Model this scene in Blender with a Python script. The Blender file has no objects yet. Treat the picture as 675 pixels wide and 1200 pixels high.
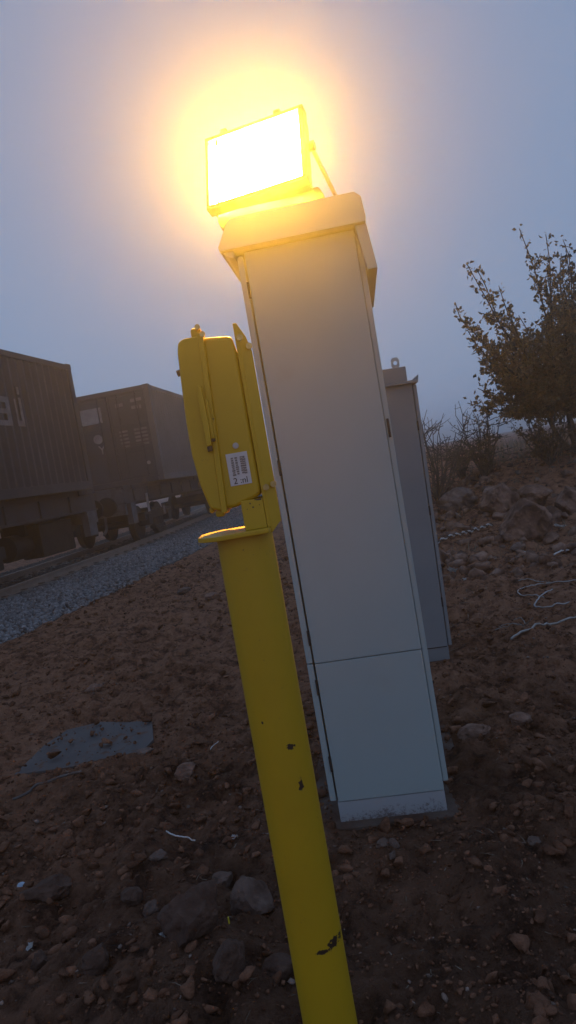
import bpy, bmesh, math, random
import numpy as np
from mathutils import Vector, Matrix, Euler

R = math.radians
random.seed(7)
rng = np.random.default_rng(7)
scene = bpy.context.scene
COL = scene.collection

# ---------------------------------------------------------------- camera
cam_data = bpy.data.cameras.new("camera")
cam = bpy.data.objects.new("camera", cam_data)
COL.objects.link(cam)
cam_data.sensor_fit = 'VERTICAL'
cam_data.sensor_height = 36.0
cam_data.lens = 24.6
cam_data.clip_start = 0.02
cam_data.clip_end = 3000
cam.matrix_world = Matrix.Translation((0, 0, 1.4)) @ Matrix.Rotation(R(90 - 3.5), 4, 'X') @ Matrix.Rotation(R(-9.75), 4, 'Z')
scene.camera = cam

# ---------------------------------------------------------------- world: hazy dusk sky
world = bpy.data.worlds.new("World")
scene.world = world
world.use_nodes = True
wn, wl = world.node_tree.nodes, world.node_tree.links
wn.clear()
out = wn.new('ShaderNodeOutputWorld')
sky = wn.new('ShaderNodeTexSky')
sky.sky_type = 'NISHITA'
sky.sun_disc = False
sky.sun_elevation = R(2.0)
sky.sun_rotation = R(165)
sky.dust_density = 2.0
bg_sky = wn.new('ShaderNodeBackground')
bg_sky.inputs['Strength'].default_value = 0.012
wl.new(sky.outputs[0], bg_sky.inputs['Color'])
bg_cloud = wn.new('ShaderNodeBackground')          # the even grey overcast
bg_cloud.inputs['Color'].default_value = (0.195, 0.278, 0.446, 1)
bg_cloud.inputs['Strength'].default_value = 1.0
add = wn.new('ShaderNodeAddShader')
wl.new(bg_sky.outputs[0], add.inputs[0])
wl.new(bg_cloud.outputs[0], add.inputs[1])
wl.new(add.outputs[0], out.inputs['Surface'])

sun_data = bpy.data.lights.new("sun", 'SUN')
sun_data.energy = 0.03
sun_data.angle = R(40)
sun_data.color = (1.0, 0.93, 0.86)
sun = bpy.data.objects.new("sun", sun_data)
COL.objects.link(sun)
sun.rotation_euler = Euler((R(80), 0, R(15)))

vs = scene.view_settings
vs.view_transform = 'Standard'
vs.look = 'None'
vs.exposure = 0.0
vs.gamma = 1.0
vs.use_curve_mapping = False
scene.cycles.max_bounces = 6
scene.cycles.diffuse_bounces = 3
scene.cycles.glossy_bounces = 3
scene.cycles.transparent_max_bounces = 8
scene.cycles.volume_bounces = 1
scene.cycles.use_denoising = True
scene.cycles.sample_clamp_indirect = 6.0

LAMP_STRENGTH = 1950.0
LAMP_COLOR = (1.0, 0.47, 0.045)
HAZE_DENSITY = 0.0066
HAZE_G = 0.84

# ---------------------------------------------------------------- materials
def new_mat(name):
    m = bpy.data.materials.new(name)
    m.use_nodes = True
    nt = m.node_tree
    return m, nt.nodes, nt.links, nt.nodes['Principled BSDF']

def ramp(n, l, src, a, b, c0=0.0, c1=1.0):
    r = n.new('ShaderNodeMapRange')
    r.inputs['From Min'].default_value = a
    r.inputs['From Max'].default_value = b
    r.inputs['To Min'].default_value = c0
    r.inputs['To Max'].default_value = c1
    l.new(src, r.inputs['Value'])
    return r.outputs[0]

def mixc(n, l, fac, a, b, mode='MIX'):
    m = n.new('ShaderNodeMix')
    m.data_type = 'RGBA'
    m.blend_type = mode
    for val, idx in ((a, 6), (b, 7)):
        if isinstance(val, (tuple, list)):
            m.inputs[idx].default_value = (*val[:3], 1)
        else:
            l.new(val, m.inputs[idx])
    if isinstance(fac, (int, float)):
        m.inputs[0].default_value = fac
    else:
        l.new(fac, m.inputs[0])
    return m.outputs[2]

def noise(n, l, vec, scale, detail=4, rough=0.55, dist=0.0):
    t = n.new('ShaderNodeTexNoise')
    t.inputs['Scale'].default_value = scale
    t.inputs['Detail'].default_value = detail
    t.inputs['Roughness'].default_value = rough
    t.inputs['Distortion'].default_value = dist
    l.new(vec, t.inputs['Vector'])
    return t.outputs['Fac']

def math_n(n, l, op, a, b=None):
    m = n.new('ShaderNodeMath')
    m.operation = op
    for i, v in enumerate((a, b)):
        if v is None:
            continue
        if isinstance(v, (int, float)):
            m.inputs[i].default_value = v
        else:
            l.new(v, m.inputs[i])
    return m.outputs[0]

def bump(n, l, p, height, strength, dist=0.01):
    b = n.new('ShaderNodeBump')
    b.inputs['Strength'].default_value = strength
    b.inputs['Distance'].default_value = dist
    l.new(height, b.inputs['Height'])
    l.new(b.outputs[0], p.inputs['Normal'])

def coords(n, which='Object'):
    return n.new('ShaderNodeTexCoord').outputs[which]

def simple(name, c0, c1=None, scale=8.0, rough=0.6, metal=0.0, rvar=0.15, bscale=None, bstr=0.2, bdist=0.005, dirt=None, lo=0.35, hi=0.65, island=0.0, spec=0.5):
    """base colour c0 blotched with c1, optional dirt colour, optional brightness by piece"""
    m, n, l, p = new_mat(name)
    v = coords(n)
    col = c0
    nz = noise(n, l, v, scale, 6, 0.6)
    if c1:
        col = mixc(n, l, ramp(n, l, nz, lo, hi), c0, c1)
    if dirt:
        dz = noise(n, l, v, dirt[1], 7, 0.65, 0.4)
        col = mixc(n, l, ramp(n, l, dz, dirt[2], dirt[3], 0, dirt[4]), col, dirt[0])
    if island:
        g = n.new('ShaderNodeNewGeometry')
        f = ramp(n, l, g.outputs['Random Per Island'], 0, 1, 1 - island, 1 + island)
        col = mixc(n, l, 1.0, col, (1, 1, 1), 'MULTIPLY')
        mm = n.new('ShaderNodeVectorMath'); mm.operation = 'SCALE'
        l.new(col, mm.inputs[0]); l.new(f, mm.inputs['Scale'])
        col = mm.outputs[0]
    if isinstance(col, tuple):
        p.inputs['Base Color'].default_value = (*col, 1)
    else:
        l.new(col, p.inputs['Base Color'])
    l.new(ramp(n, l, nz, 0.3, 0.7, rough - rvar, min(1, rough + rvar)), p.inputs['Roughness'])
    p.inputs['Metallic'].default_value = metal
    p.inputs['Specular IOR Level'].default_value = spec
    if bscale:
        bump(n, l, p, noise(n, l, v, bscale, 5, 0.6), bstr, bdist)
    return m

M = {}
# soil: dark red-brown, painted light falloff, crumbs
def soil_mat():
    m, n, l, p = new_mat("soil")
    v = coords(n)
    a = noise(n, l, v, 0.7, 6, 0.6)
    b = noise(n, l, v, 9.0, 8, 0.7)
    c = noise(n, l, v, 55.0, 6, 0.7)
    col = mixc(n, l, ramp(n, l, a, 0.35, 0.65), (0.145, 0.054, 0.028), (0.370, 0.180, 0.108))
    col = mixc(n, l, ramp(n, l, b, 0.42, 0.66), col, (0.500, 0.260, 0.160))
    col = mixc(n, l, ramp(n, l, b, 0.47, 0.32), col, (0.045, 0.019, 0.011))
    col = mixc(n, l, ramp(n, l, c, 0.58, 0.75, 0, 0.55), col, (0.230, 0.165, 0.130))
    vo = n.new('ShaderNodeTexVoronoi')
    vo.inputs['Scale'].default_value = 70
    l.new(v, vo.inputs['Vector'])
    spk = math_n(n, l, 'MULTIPLY', ramp(n, l, vo.outputs['Distance'], 0.22, 0.12), ramp(n, l, noise(n, l, v, 31, 2), 0.58, 0.66))
    col = mixc(n, l, spk, col, (0.30, 0.24, 0.20))
    # light falloff painted into the colour: darker near the viewer, lighter further out
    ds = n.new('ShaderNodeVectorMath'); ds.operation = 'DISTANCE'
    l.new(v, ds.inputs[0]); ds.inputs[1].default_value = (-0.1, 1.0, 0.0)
    falloff = math_n(n, l, 'ADD', ds.outputs['Value'], ramp(n, l, noise(n, l, v, 1.4, 5, 0.6), 0.3, 0.7, -1.3, 1.3))
    dry = mixc(n, l, 1.0, col, (0.42, 0.43, 0.44), 'MULTIPLY')  # the near soil's dimmed colour, with the light falloff put in
    col = mixc(n, l, ramp(n, l, falloff, 1.0, 3.6), dry, col)
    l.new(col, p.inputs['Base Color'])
    p.inputs['Roughness'].default_value = 0.95
    p.inputs['Specular IOR Level'].default_value = 0.25
    h = math_n(n, l, 'ADD', math_n(n, l, 'MULTIPLY', b, 1.6), math_n(n, l, 'MULTIPLY', c, 0.5))
    h = math_n(n, l, 'ADD', h, math_n(n, l, 'MULTIPLY', spk, 0.25))
    bump(n, l, p, h, 1.0, 0.09)
    return m
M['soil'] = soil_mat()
M['clod'] = simple("soil_clod", (0.092, 0.040, 0.023), (0.215, 0.108, 0.067), 14, 0.95, rvar=0.03, bscale=60, bstr=0.9, bdist=0.015, island=0.35, spec=0.2)
M['pebble'] = simple("pebble_stone", (0.13, 0.088, 0.070), (0.24, 0.18, 0.152), 20, 0.9, rvar=0.05, bscale=90, bstr=0.5, island=0.45, spec=0.3)
M['rock_red'] = simple("red_brown_rock", (0.165, 0.090, 0.065), (0.330, 0.210, 0.160), 9, 0.92, rvar=0.05, bscale=22, bstr=0.9, bdist=0.02, dirt=((0.070, 0.037, 0.026), 5, 0.42, 0.60, 0.95), spec=0.25)
M['rock_pale'] = simple("pale_pinkish_rock", (0.15, 0.105, 0.088), (0.24, 0.180, 0.155), 9, 0.9, rvar=0.05, bscale=25, bstr=0.8, bdist=0.015, dirt=((0.080, 0.043, 0.030), 6, 0.42, 0.60, 0.95), spec=0.25)
M['rock_dimmed'] = simple("dimmed_brown_rock", (0.068, 0.039, 0.029), (0.125, 0.078, 0.060), 9, 0.92, rvar=0.05, bscale=22, bstr=0.9, bdist=0.02, dirt=((0.045, 0.023, 0.016), 5, 0.42, 0.60, 0.95), spec=0.25)  # red rock darkened to go with the light falloff painted on near soil
M['rock_dimmed_pale'] = simple("dimmed_pinkish_rock", (0.110, 0.074, 0.061), (0.170, 0.122, 0.102), 9, 0.9, rvar=0.05, bscale=25, bstr=0.8, bdist=0.015, dirt=((0.050, 0.026, 0.018), 6, 0.44, 0.62, 0.95), spec=0.25)  # pale rock darkened the same way, dimmer light put into its colour
M['ballast'] = simple("ballast_stone", (0.115, 0.116, 0.120), (0.24, 0.24, 0.246), 12, 0.85, rvar=0.06, bscale=60, bstr=0.5, island=0.5, spec=0.35)
M['ballast_bed'] = simple("ballast_bed", (0.028, 0.026, 0.026), (0.075, 0.072, 0.072), 16, 0.95, rvar=0.03, bscale=22, bstr=1.0, bdist=0.06, spec=0.2)
M['ballast_oily'] = simple("oily_dark_ballast_stone", (0.050, 0.046, 0.044), (0.090, 0.084, 0.080), 12, 0.85, rvar=0.06, island=0.4, spec=0.3)
M['cabinet'] = simple("grey_cabinet_paint", (0.340, 0.428, 0.440), (0.318, 0.402, 0.415), 1.6, 0.55, rvar=0.08, bscale=240, bstr=0.05, bdist=0.001, dirt=((0.30, 0.28, 0.26), 5, 0.60, 0.80, 0.35))
M['cabinet_old'] = simple("darker_grey_cabinet_paint", (0.235, 0.255, 0.27), (0.205, 0.225, 0.24), 2.0, 0.6, rvar=0.08, bscale=200, bstr=0.05, bdist=0.001, dirt=((0.20, 0.18, 0.165), 6, 0.58, 0.78, 0.4))
M['seam'] = simple("black_rubber_seam", (0.014, 0.014, 0.015), None, rough=0.8)
M['hinge'] = simple("dark_hinge_metal", (0.03, 0.03, 0.033), None, rough=0.5, metal=0.4)
M['galv'] = simple("galvanised_metal", (0.45, 0.46, 0.47), (0.33, 0.34, 0.35), 12, 0.5, metal=0.7)
M['concrete'] = simple("weathered_concrete", (0.095, 0.075, 0.064), (0.130, 0.105, 0.090), 6, 0.95, rvar=0.03, bscale=45, bstr=0.5, bdist=0.01, dirt=((0.070, 0.040, 0.030), 5, 0.36, 0.56, 1.0), spec=0.25)
M['plate'] = simple("weathered_grey_sheet", (0.080, 0.074, 0.074), (0.112, 0.105, 0.104), 6, 0.72, rvar=0.1, bscale=30, bstr=0.25, dirt=((0.11, 0.058, 0.038), 11, 0.56, 0.63, 1.0), spec=0.3)
M['brass'] = simple("plated_bolt", (0.55, 0.42, 0.18), (0.36, 0.27, 0.12), 60, 0.35, metal=0.9)
M['sticker'] = simple("white_sticker", (0.62, 0.62, 0.64), (0.55, 0.55, 0.56), 30, 0.55)
M['ink'] = simple("black_ink", (0.02, 0.02, 0.022), None, rough=0.7)
M['ink_grey'] = simple("faded_grey_print", (0.20, 0.20, 0.21), None, rough=0.7)
M['lamp_body'] = simple("dark_cast_aluminium", (0.10, 0.10, 0.10), (0.07, 0.07, 0.07), 20, 0.5, metal=0.3)
M['rust'] = simple("brown_rusty_steel", (0.085, 0.055, 0.042), (0.13, 0.085, 0.06), 14, 0.8, metal=0.2, bscale=60, bstr=0.4)
M['rail'] = simple("rail_steel", (0.20, 0.145, 0.115), (0.30, 0.235, 0.195), 5, 0.55, metal=0.15)
M['sleeper'] = simple("concrete_sleeper", (0.16, 0.145, 0.13), (0.22, 0.20, 0.18), 6, 0.95, bscale=40, bstr=0.4)
M['wagon'] = simple("grimy_wagon_steel", (0.034, 0.035, 0.042), (0.055, 0.056, 0.066), 3, 0.75, bscale=40, bstr=0.2, dirt=((0.050, 0.036, 0.028), 2.5, 0.45, 0.65, 0.8))
M['wagon_dark'] = simple("oily_black_steel", (0.010, 0.009, 0.009), (0.020, 0.017, 0.015), 5, 0.75, bscale=40, bstr=0.3)
M['wagon_pale'] = simple("grey_wagon_plate", (0.085, 0.088, 0.10), (0.115, 0.118, 0.132), 4, 0.7, dirt=((0.055, 0.042, 0.036), 3, 0.45, 0.65, 0.85))
M['cont_brown'] = simple("dark_brown_container_paint", (0.034, 0.032, 0.038), (0.025, 0.024, 0.029), 1.3, 0.62, rvar=0.1, bscale=30, bstr=0.1, dirt=((0.060, 0.042, 0.034), 1.7, 0.56, 0.75, 0.4))
M['cont_grey'] = simple("dull_grey_container_paint", (0.098, 0.092, 0.098), (0.080, 0.075, 0.080), 1.1, 0.62, rvar=0.1, bscale=30, bstr=0.1, dirt=((0.11, 0.075, 0.055), 2.1, 0.56, 0.75, 0.5))
M['cont_door'] = simple("dark_grey_blue_door_paint", (0.046, 0.047, 0.060), (0.036, 0.037, 0.047), 1.4, 0.6, rvar=0.1, bscale=30, bstr=0.1, dirt=((0.10, 0.066, 0.050), 2.5, 0.55, 0.72, 0.5))
M['letter'] = simple("faded_white_lettering", (0.27, 0.27, 0.28), (0.18, 0.175, 0.18), 3, 0.7)
M['letter_dim'] = simple("worn_grey_lettering", (0.17, 0.165, 0.175), (0.11, 0.105, 0.11), 5, 0.7)
M['bark'] = simple("tree_bark", (0.060, 0.044, 0.032), (0.090, 0.068, 0.050), 10, 0.95, bscale=40, bstr=0.6)
M['twig'] = simple("bare_twig_bark", (0.10, 0.080, 0.066), (0.075, 0.058, 0.046), 10, 0.95)
M['cable'] = simple("white_cable_sheath", (0.40, 0.40, 0.41), (0.28, 0.26, 0.25), 9, 0.5, dirt=((0.12, 0.08, 0.06), 12, 0.58, 0.7, 0.8))
M['cable_grey'] = simple("grey_cable_sheath", (0.35, 0.345, 0.33), (0.24, 0.225, 0.21), 9, 0.55, dirt=((0.12, 0.08, 0.06), 9, 0.55, 0.7, 0.8))
M['plastic'] = simple("white_plastic_scrap", (0.62, 0.62, 0.63), (0.48, 0.46, 0.44), 30, 0.5)
M['blue_cap'] = simple("pale_blue_plastic", (0.36, 0.50, 0.66), (0.44, 0.58, 0.72), 40, 0.35)
M['yellow_bit'] = simple("yellow_plastic_bit", (0.55, 0.46, 0.03), None, rough=0.5)

def yellow_paint(name, chips):
    m, n, l, p = new_mat(name)
    v = coords(n)
    nz = noise(n, l, v, 5, 6, 0.6)
    col = mixc(n, l, ramp(n, l, nz, 0.3, 0.7), (0.53, 0.345, 0.010), (0.48, 0.305, 0.010))
    fine = noise(n, l, v, 38, 7, 0.7, 0.6)
    col = mixc(n, l, ramp(n, l, fine, 0.63, 0.76, 0, 0.45), col, (0.24, 0.155, 0.03))
    sp = noise(n, l, v, 120, 3, 0.5)
    col = mixc(n, l, ramp(n, l, sp, 0.735, 0.76, 0, 0.7), col, (0.10, 0.06, 0.03))
    mask = None
    wob = noise(n, l, v, 75, 5, 0.7)
    for (cx, cy, cz, rx, ry, rz) in chips:
        s = n.new('ShaderNodeVectorMath'); s.operation = 'SUBTRACT'
        l.new(v, s.inputs[0]); s.inputs[1].default_value = (cx, cy, cz)
        d = n.new('ShaderNodeVectorMath'); d.operation = 'DIVIDE'
        l.new(s.outputs[0], d.inputs[0]); d.inputs[1].default_value = (rx, ry, rz)
        e = n.new('ShaderNodeVectorMath'); e.operation = 'LENGTH'
        l.new(d.outputs[0], e.inputs[0])
        w = math_n(n, l, 'ADD', e.outputs['Value'], ramp(n, l, wob, 0.3, 0.7, -0.75, 0.75))
        k = ramp(n, l, w, 0.84, 0.78)
        mask = k if mask is None else math_n(n, l, 'MAXIMUM', mask, k)
    if mask is not None:
        col = mixc(n, l, mask, col, (0.030, 0.020, 0.016))
    l.new(col, p.inputs['Base Color'])
    p.inputs['Roughness'].default_value = 0.48
    h = math_n(n, l, 'MULTIPLY', noise(n, l, v, 60, 4), 0.4)
    if mask is not None:
        h = math_n(n, l, 'SUBTRACT', h, mask)
    bump(n, l, p, h, 0.35, 0.002)
    return m
# chips in the post's own coordinates (its origin is the foot of the pipe)
M['yellow_post'] = yellow_paint("chipped_yellow_post_paint", [
    (0.024, -0.058, 0.797, 0.0085, 0.03, 0.0085), (0.032, -0.054, 0.712, 0.006, 0.03, 0.015),
    (0.044, -0.045, 0.330, 0.022, 0.05, 0.012), (0.020, -0.060, 0.323, 0.020, 0.03, 0.006),
    (0.029, -0.055, 0.70, 0.004, 0.03, 0.006), (-0.03, -0.055, 0.86, 0.003, 0.03, 0.004)])
M['yellow'] = yellow_paint("yellow_box_paint", [(0.048, -0.06, 1.346, 0.012, 0.05, 0.002), (0.020, -0.06, 1.329, 0.0016, 0.05, 0.0016), (0.033, -0.06, 1.331, 0.002, 0.05, 0.0015), (0.047, -0.06, 1.334, 0.0016, 0.05, 0.0016), (0.028, -0.06, 1.340, 0.0013, 0.05, 0.0013)])

def plinth_paint():
    m, n, l, p = new_mat("mud_splashed_cabinet_paint")
    v = coords(n)
    sep = n.new('ShaderNodeSeparateXYZ'); l.new(v, sep.inputs[0])
    a = noise(n, l, v, 95, 8, 0.75)
    b = noise(n, l, v, 9, 4, 0.6)
    h = ramp(n, l, sep.outputs['Z'], 0.0, 0.075, 0.22, -0.10)
    k = math_n(n, l, 'ADD', math_n(n, l, 'ADD', a, h), math_n(n, l, 'MULTIPLY', math_n(n, l, 'SUBTRACT', b, 0.5), 0.5))
    col = mixc(n, l, ramp(n, l, k, 0.58, 0.74, 0, 0.75), (0.36, 0.395, 0.425), (0.085, 0.048, 0.036))
    l.new(col, p.inputs['Base Color'])
    p.inputs['Roughness'].default_value = 0.7
    return m
M['plinth'] = plinth_paint()

def leaf_mat(name, ca, cb, cc):
    m, n, l, p = new_mat(name)
    g = n.new('ShaderNodeNewGeometry')
    r = n.new('ShaderNodeValToRGB')
    e = r.color_ramp.elements
    e[0].color = (*ca, 1); e[1].color = (*cc, 1)
    mid = e.new(0.5); mid.color = (*cb, 1)
    l.new(g.outputs['Random Per Island'], r.inputs[0])
    l.new(r.outputs[0], p.inputs['Base Color'])
    p.inputs['Roughness'].default_value = 0.6
    tr = n.new('ShaderNodeBsdfTranslucent')
    l.new(r.outputs[0], tr.inputs['Color'])
    mx = n.new('ShaderNodeMixShader')
    mx.inputs[0].default_value = 0.3
    l.new(p.outputs[0], mx.inputs[1]); l.new(tr.outputs[0], mx.inputs[2])
    o = n['Material Output']
    l.new(mx.outputs[0], o.inputs['Surface'])
    return m
M['leaf'] = leaf_mat("autumn_leaf", (0.145, 0.120, 0.060), (0.190, 0.135, 0.066), (0.250, 0.150, 0.070))
M['leaf_dark'] = leaf_mat("dull_dark_leaf", (0.075, 0.064, 0.030), (0.105, 0.074, 0.036), (0.125, 0.080, 0.040))
M['weed'] = leaf_mat("olive_weed_leaf", (0.060, 0.056, 0.026), (0.085, 0.072, 0.034), (0.105, 0.082, 0.042))
M['dry_grass'] = leaf_mat("dry_grass_blade", (0.15, 0.115, 0.075), (0.20, 0.155, 0.105), (0.12, 0.10, 0.055))
M['straw'] = leaf_mat("dead_straw", (0.18, 0.14, 0.10), (0.26, 0.21, 0.16), (0.13, 0.09, 0.06))

def lamp_mat():
    m, n, l, p = new_mat("lit_floodlight_glass")
    e = n.new('ShaderNodeEmission')
    e.inputs['Color'].default_value = (*LAMP_COLOR, 1)
    e.inputs['Strength'].default_value = LAMP_STRENGTH
    l.new(e.outputs[0], n['Material Output'].inputs['Surface'])
    return m
M['lamp'] = lamp_mat()

# ---------------------------------------------------------------- geometry helpers
def link(o, parent=None):
    COL.objects.link(o)
    if parent is not None:
        o.parent = parent
    return o

def tag(o, label=None, cat=None, group=None, kind=None):
    if label: o['label'] = label
    if cat: o['category'] = cat
    if group: o['group'] = group
    if kind: o['kind'] = kind
    return o

def empty(name, loc, rz=0.0, rot=None):
    o = bpy.data.objects.new(name, None)
    o.empty_display_size = 0.1
    o.location = loc
    o.rotation_euler = rot if rot else (0, 0, rz)
    return link(o)

class G:
    """collects shapes into one mesh"""
    def __init__(self):
        self.bm = bmesh.new()
    def box(self, lo, hi, bev=0.0, mat=None, seg=2):
        lo, hi = Vector(lo), Vector(hi)
        m = Matrix.Translation((lo + hi) / 2) @ Matrix.Diagonal((*(hi - lo), 1))
        if mat is not None:
            m = mat @ m
        r = bmesh.ops.create_cube(self.bm, size=1.0, matrix=m)
        if bev:
            es = list({e for v in r['verts'] for e in v.link_edges})
            bmesh.ops.bevel(self.bm, geom=es, offset=bev, segments=seg, affect='EDGES', profile=0.5)
        return self
    def cyl(self, p0, p1, r0, r1=None, n=16, caps=True):
        p0, p1 = Vector(p0), Vector(p1)
        r1 = r0 if r1 is None else r1
        d = p1 - p0
        m = Matrix.Translation((p0 + p1) / 2) @ d.to_track_quat('Z', 'Y').to_matrix().to_4x4()
        bmesh.ops.create_cone(self.bm, cap_ends=caps, segments=n, radius1=r0, radius2=r1, depth=d.length, matrix=m)
        return self
    def prism(self, prof, d0, d1, axis='Y', bev=0.0, seg=2, mat=None):
        """prof: list of (a, b); axis Y -> (x, z), axis Z -> (x, y), axis X -> (y, z)"""
        def P(a, b, d):
            q = {'Y': (a, d, b), 'Z': (a, b, d), 'X': (d, a, b)}[axis]
            return mat @ Vector(q) if mat is not None else Vector(q)
        A = [self.bm.verts.new(P(a, b, d0)) for a, b in prof]
        B = [self.bm.verts.new(P(a, b, d1)) for a, b in prof]
        k = len(prof)
        fs = [self.bm.faces.new(A), self.bm.faces.new(B[::-1])]
        for i in range(k):
            fs.append(self.bm.faces.new((A[i], B[i], B[(i + 1) % k], A[(i + 1) % k])))
        bmesh.ops.recalc_face_normals(self.bm, faces=fs)
        if bev:
            es = list({e for f in fs for e in f.edges})
            bmesh.ops.bevel(self.bm, geom=es, offset=bev, segments=seg, affect='EDGES', profile=0.5)
        return self
    def build(self, name, mat, parent=None, smooth=True, loc=None):
        me = bpy.data.meshes.new(name)
        bmesh.ops.recalc_face_normals(self.bm, faces=self.bm.faces[:])
        self.bm.to_mesh(me)
        self.bm.free()
        me.materials.append(mat)
        if smooth:
            shade(me)
        o = bpy.data.objects.new(name, me)
        if loc is not None:
            o.location = loc
        link(o, parent)
        if smooth:
            wmod = o.modifiers.new("weighted_normal", 'WEIGHTED_NORMAL')
            wmod.keep_sharp = True
            wmod.weight = 90
        return o

def shade(me, angle=35):
    n = len(me.polygons)
    me.polygons.foreach_set('use_smooth', np.ones(n, dtype=bool))
    try:
        me.set_sharp_from_angle(angle=R(angle))
    except Exception:
        pass

def np_mesh(name, V, F, mat, parent=None, smooth=False):
    """V (n,3), F (m,k) arrays"""
    V = np.asarray(V, dtype=np.float32); F = np.asarray(F, dtype=np.int32)
    me = bpy.data.meshes.new(name)
    k = F.shape[1]
    me.vertices.add(len(V)); me.vertices.foreach_set('co', V.ravel())
    me.loops.add(F.size); me.loops.foreach_set('vertex_index', F.ravel())
    me.polygons.add(len(F)); me.polygons.foreach_set('loop_start', np.arange(0, F.size, k, dtype=np.int32))
    me.update(calc_edges=True)
    me.materials.append(mat)
    if smooth:
        me.polygons.foreach_set('use_smooth', np.ones(len(F), dtype=bool))
    return link(bpy.data.objects.new(name, me), parent)

def ico(sub):
    bm = bmesh.new()
    bmesh.ops.create_icosphere(bm, subdivisions=sub, radius=1.0)
    V = np.array([v.co[:] for v in bm.verts]); F = np.array([[v.index for v in f.verts] for f in bm.faces])
    bm.free()
    return V, F

def _hash(ix, iy, iz, seed):
    h = (ix * 374761393 + iy * 668265263 + iz * 2147483647 + seed * 1274126177) & 0xFFFFFFFF
    h = ((h ^ (h >> 13)) * 1274126177) & 0xFFFFFFFF
    h = h ^ (h >> 16)
    return (h & 0xFFFFFF) / float(0xFFFFFF)

def vnoise(x, y, z=0.0, seed=0):
    x = np.asarray(x, float); y = np.asarray(y, float); z = np.zeros_like(x) + z
    xi, yi, zi = np.floor(x).astype(np.int64), np.floor(y).astype(np.int64), np.floor(z).astype(np.int64)
    fx, fy, fz = x - xi, y - yi, z - zi
    fx, fy, fz = [f * f * (3 - 2 * f) for f in (fx, fy, fz)]
    r = 0
    for a in (0, 1):
        for b in (0, 1):
            for c in (0, 1):
                w = (fx if a else 1 - fx) * (fy if b else 1 - fy) * (fz if c else 1 - fz)
                r = r + w * _hash(xi + a, yi + b, zi + c, seed)
    return r * 2 - 1

def fbm(x, y, z=0.0, oct=4, seed=0, gain=0.5):
    r, a, f = 0, 1.0, 1.0
    for i in range(oct):
        r = r + a * vnoise(np.asarray(x) * f, np.asarray(y) * f, np.asarray(z) * f, seed + i * 17)
        a *= gain; f *= 2.03
    return r

def sstep(a, b, x):
    t = np.clip((x - a) / (b - a), 0, 1)
    return t * t * (3 - 2 * t)

# ---------------------------------------------------------------- the track's line
def heading(y):
    return float(np.interp(y, [12.5, 17, 22, 30, 80], [0.19, 0.145, 0.095, 0.055, -0.08]))
NEAR_RAIL = (-5.05, 12.5)            # a point of the near rail
_hx = heading(12.5); _l = math.hypot(1, _hx)
C0 = (NEAR_RAIL[0] - 0.75 / _l, NEAR_RAIL[1] + 0.75 * _hx / _l)
_track_y = np.arange(-30, 130.01, 0.5)
_hd = np.array([heading(t) for t in _track_y])
_cx = np.concatenate([[0], np.cumsum((_hd[1:] + _hd[:-1]) / 2 * 0.5)])
_cx = _cx - np.interp(C0[1], _track_y, _cx) + C0[0]
def track(y, off=0.0):
    """point beside the centre line; off > 0 is towards the cabinets"""
    x = float(np.interp(y, _track_y, _cx)); h = heading(y); l = math.hypot(1, h)
    return Vector((x + off / l, y - off * h / l, 0))
def track_off(x, y):
    return (x - np.interp(y, _track_y, _cx)) * 0.985

RAIL_TOP = 0.18

# ---------------------------------------------------------------- ground
FLAT = [(0.21, 2.85, 0.30, 0.45), (-0.105, 1.563, 0.10, 0.10), (0.72, 4.66, 0.28, 0.3), (-1.36, 4.02, 0.42, 0.35)]
def ground_z(x, y, fine=True):
    x = np.asarray(x, float); y = np.asarray(y, float)
    near = 1 - sstep(14, 40, np.hypot(x, y))
    z = 0.030 * fbm(x * 0.9, y * 0.9, 0, 3, 3)
    lump = fbm(x * 5.0, y * 5.0, 0, 5, 11, 0.6)
    z = z + near * (0.036 * lump + 0.034 * np.abs(fbm(x * 2.6, y * 2.6, 0, 4, 61, 0.6)))
    if fine:
        z = z + near * 0.017 * np.abs(fbm(x * 15, y * 15, 0, 3, 23, 0.62))
    # bank on the right, field rising beyond
    rise = sstep(6.2, 12.5, y) * sstep(0.6, 2.6, x)
    z = z + 0.42 * rise
    bank = sstep(9.2, 11.6, y + 0.35 * fbm(x * 0.8, y * 0.8, 0, 3, 41)) * sstep(1.9, 4.2, x)
    z = z + 0.48 * bank + 0.05 * rise * fbm(x * 1.7, y * 1.7, 0, 3, 51)
    z = z + 0.16 * sstep(20, 60, y) * sstep(0, 6, x)
    # rut and spoil heap by the ballast
    z = z + 0.07 * np.exp(-((x + 2.0 - 0.25 * (y - 6.5)) / 0.5) ** 2) * np.exp(-((y - 6.6) / 1.6) ** 2)
    z = z + 0.06 * np.exp(-((x + 0.5) ** 2 + (y - 1.85) ** 2) / 0.12)
    # level under the track
    o = track_off(x, y)
    t = sstep(3.6, 2.9, o) * sstep(-3.8, -3.0, o)
    z = z * (1 - t) - 0.10 * t
    for cx, cy, rx, ry in FLAT:
        k = np.exp(-(np.maximum(np.abs((x - cx) / rx), np.abs((y - cy) / ry)) ** 6))
        z = z * (1 - k) - 0.004 * k
    return z

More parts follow.
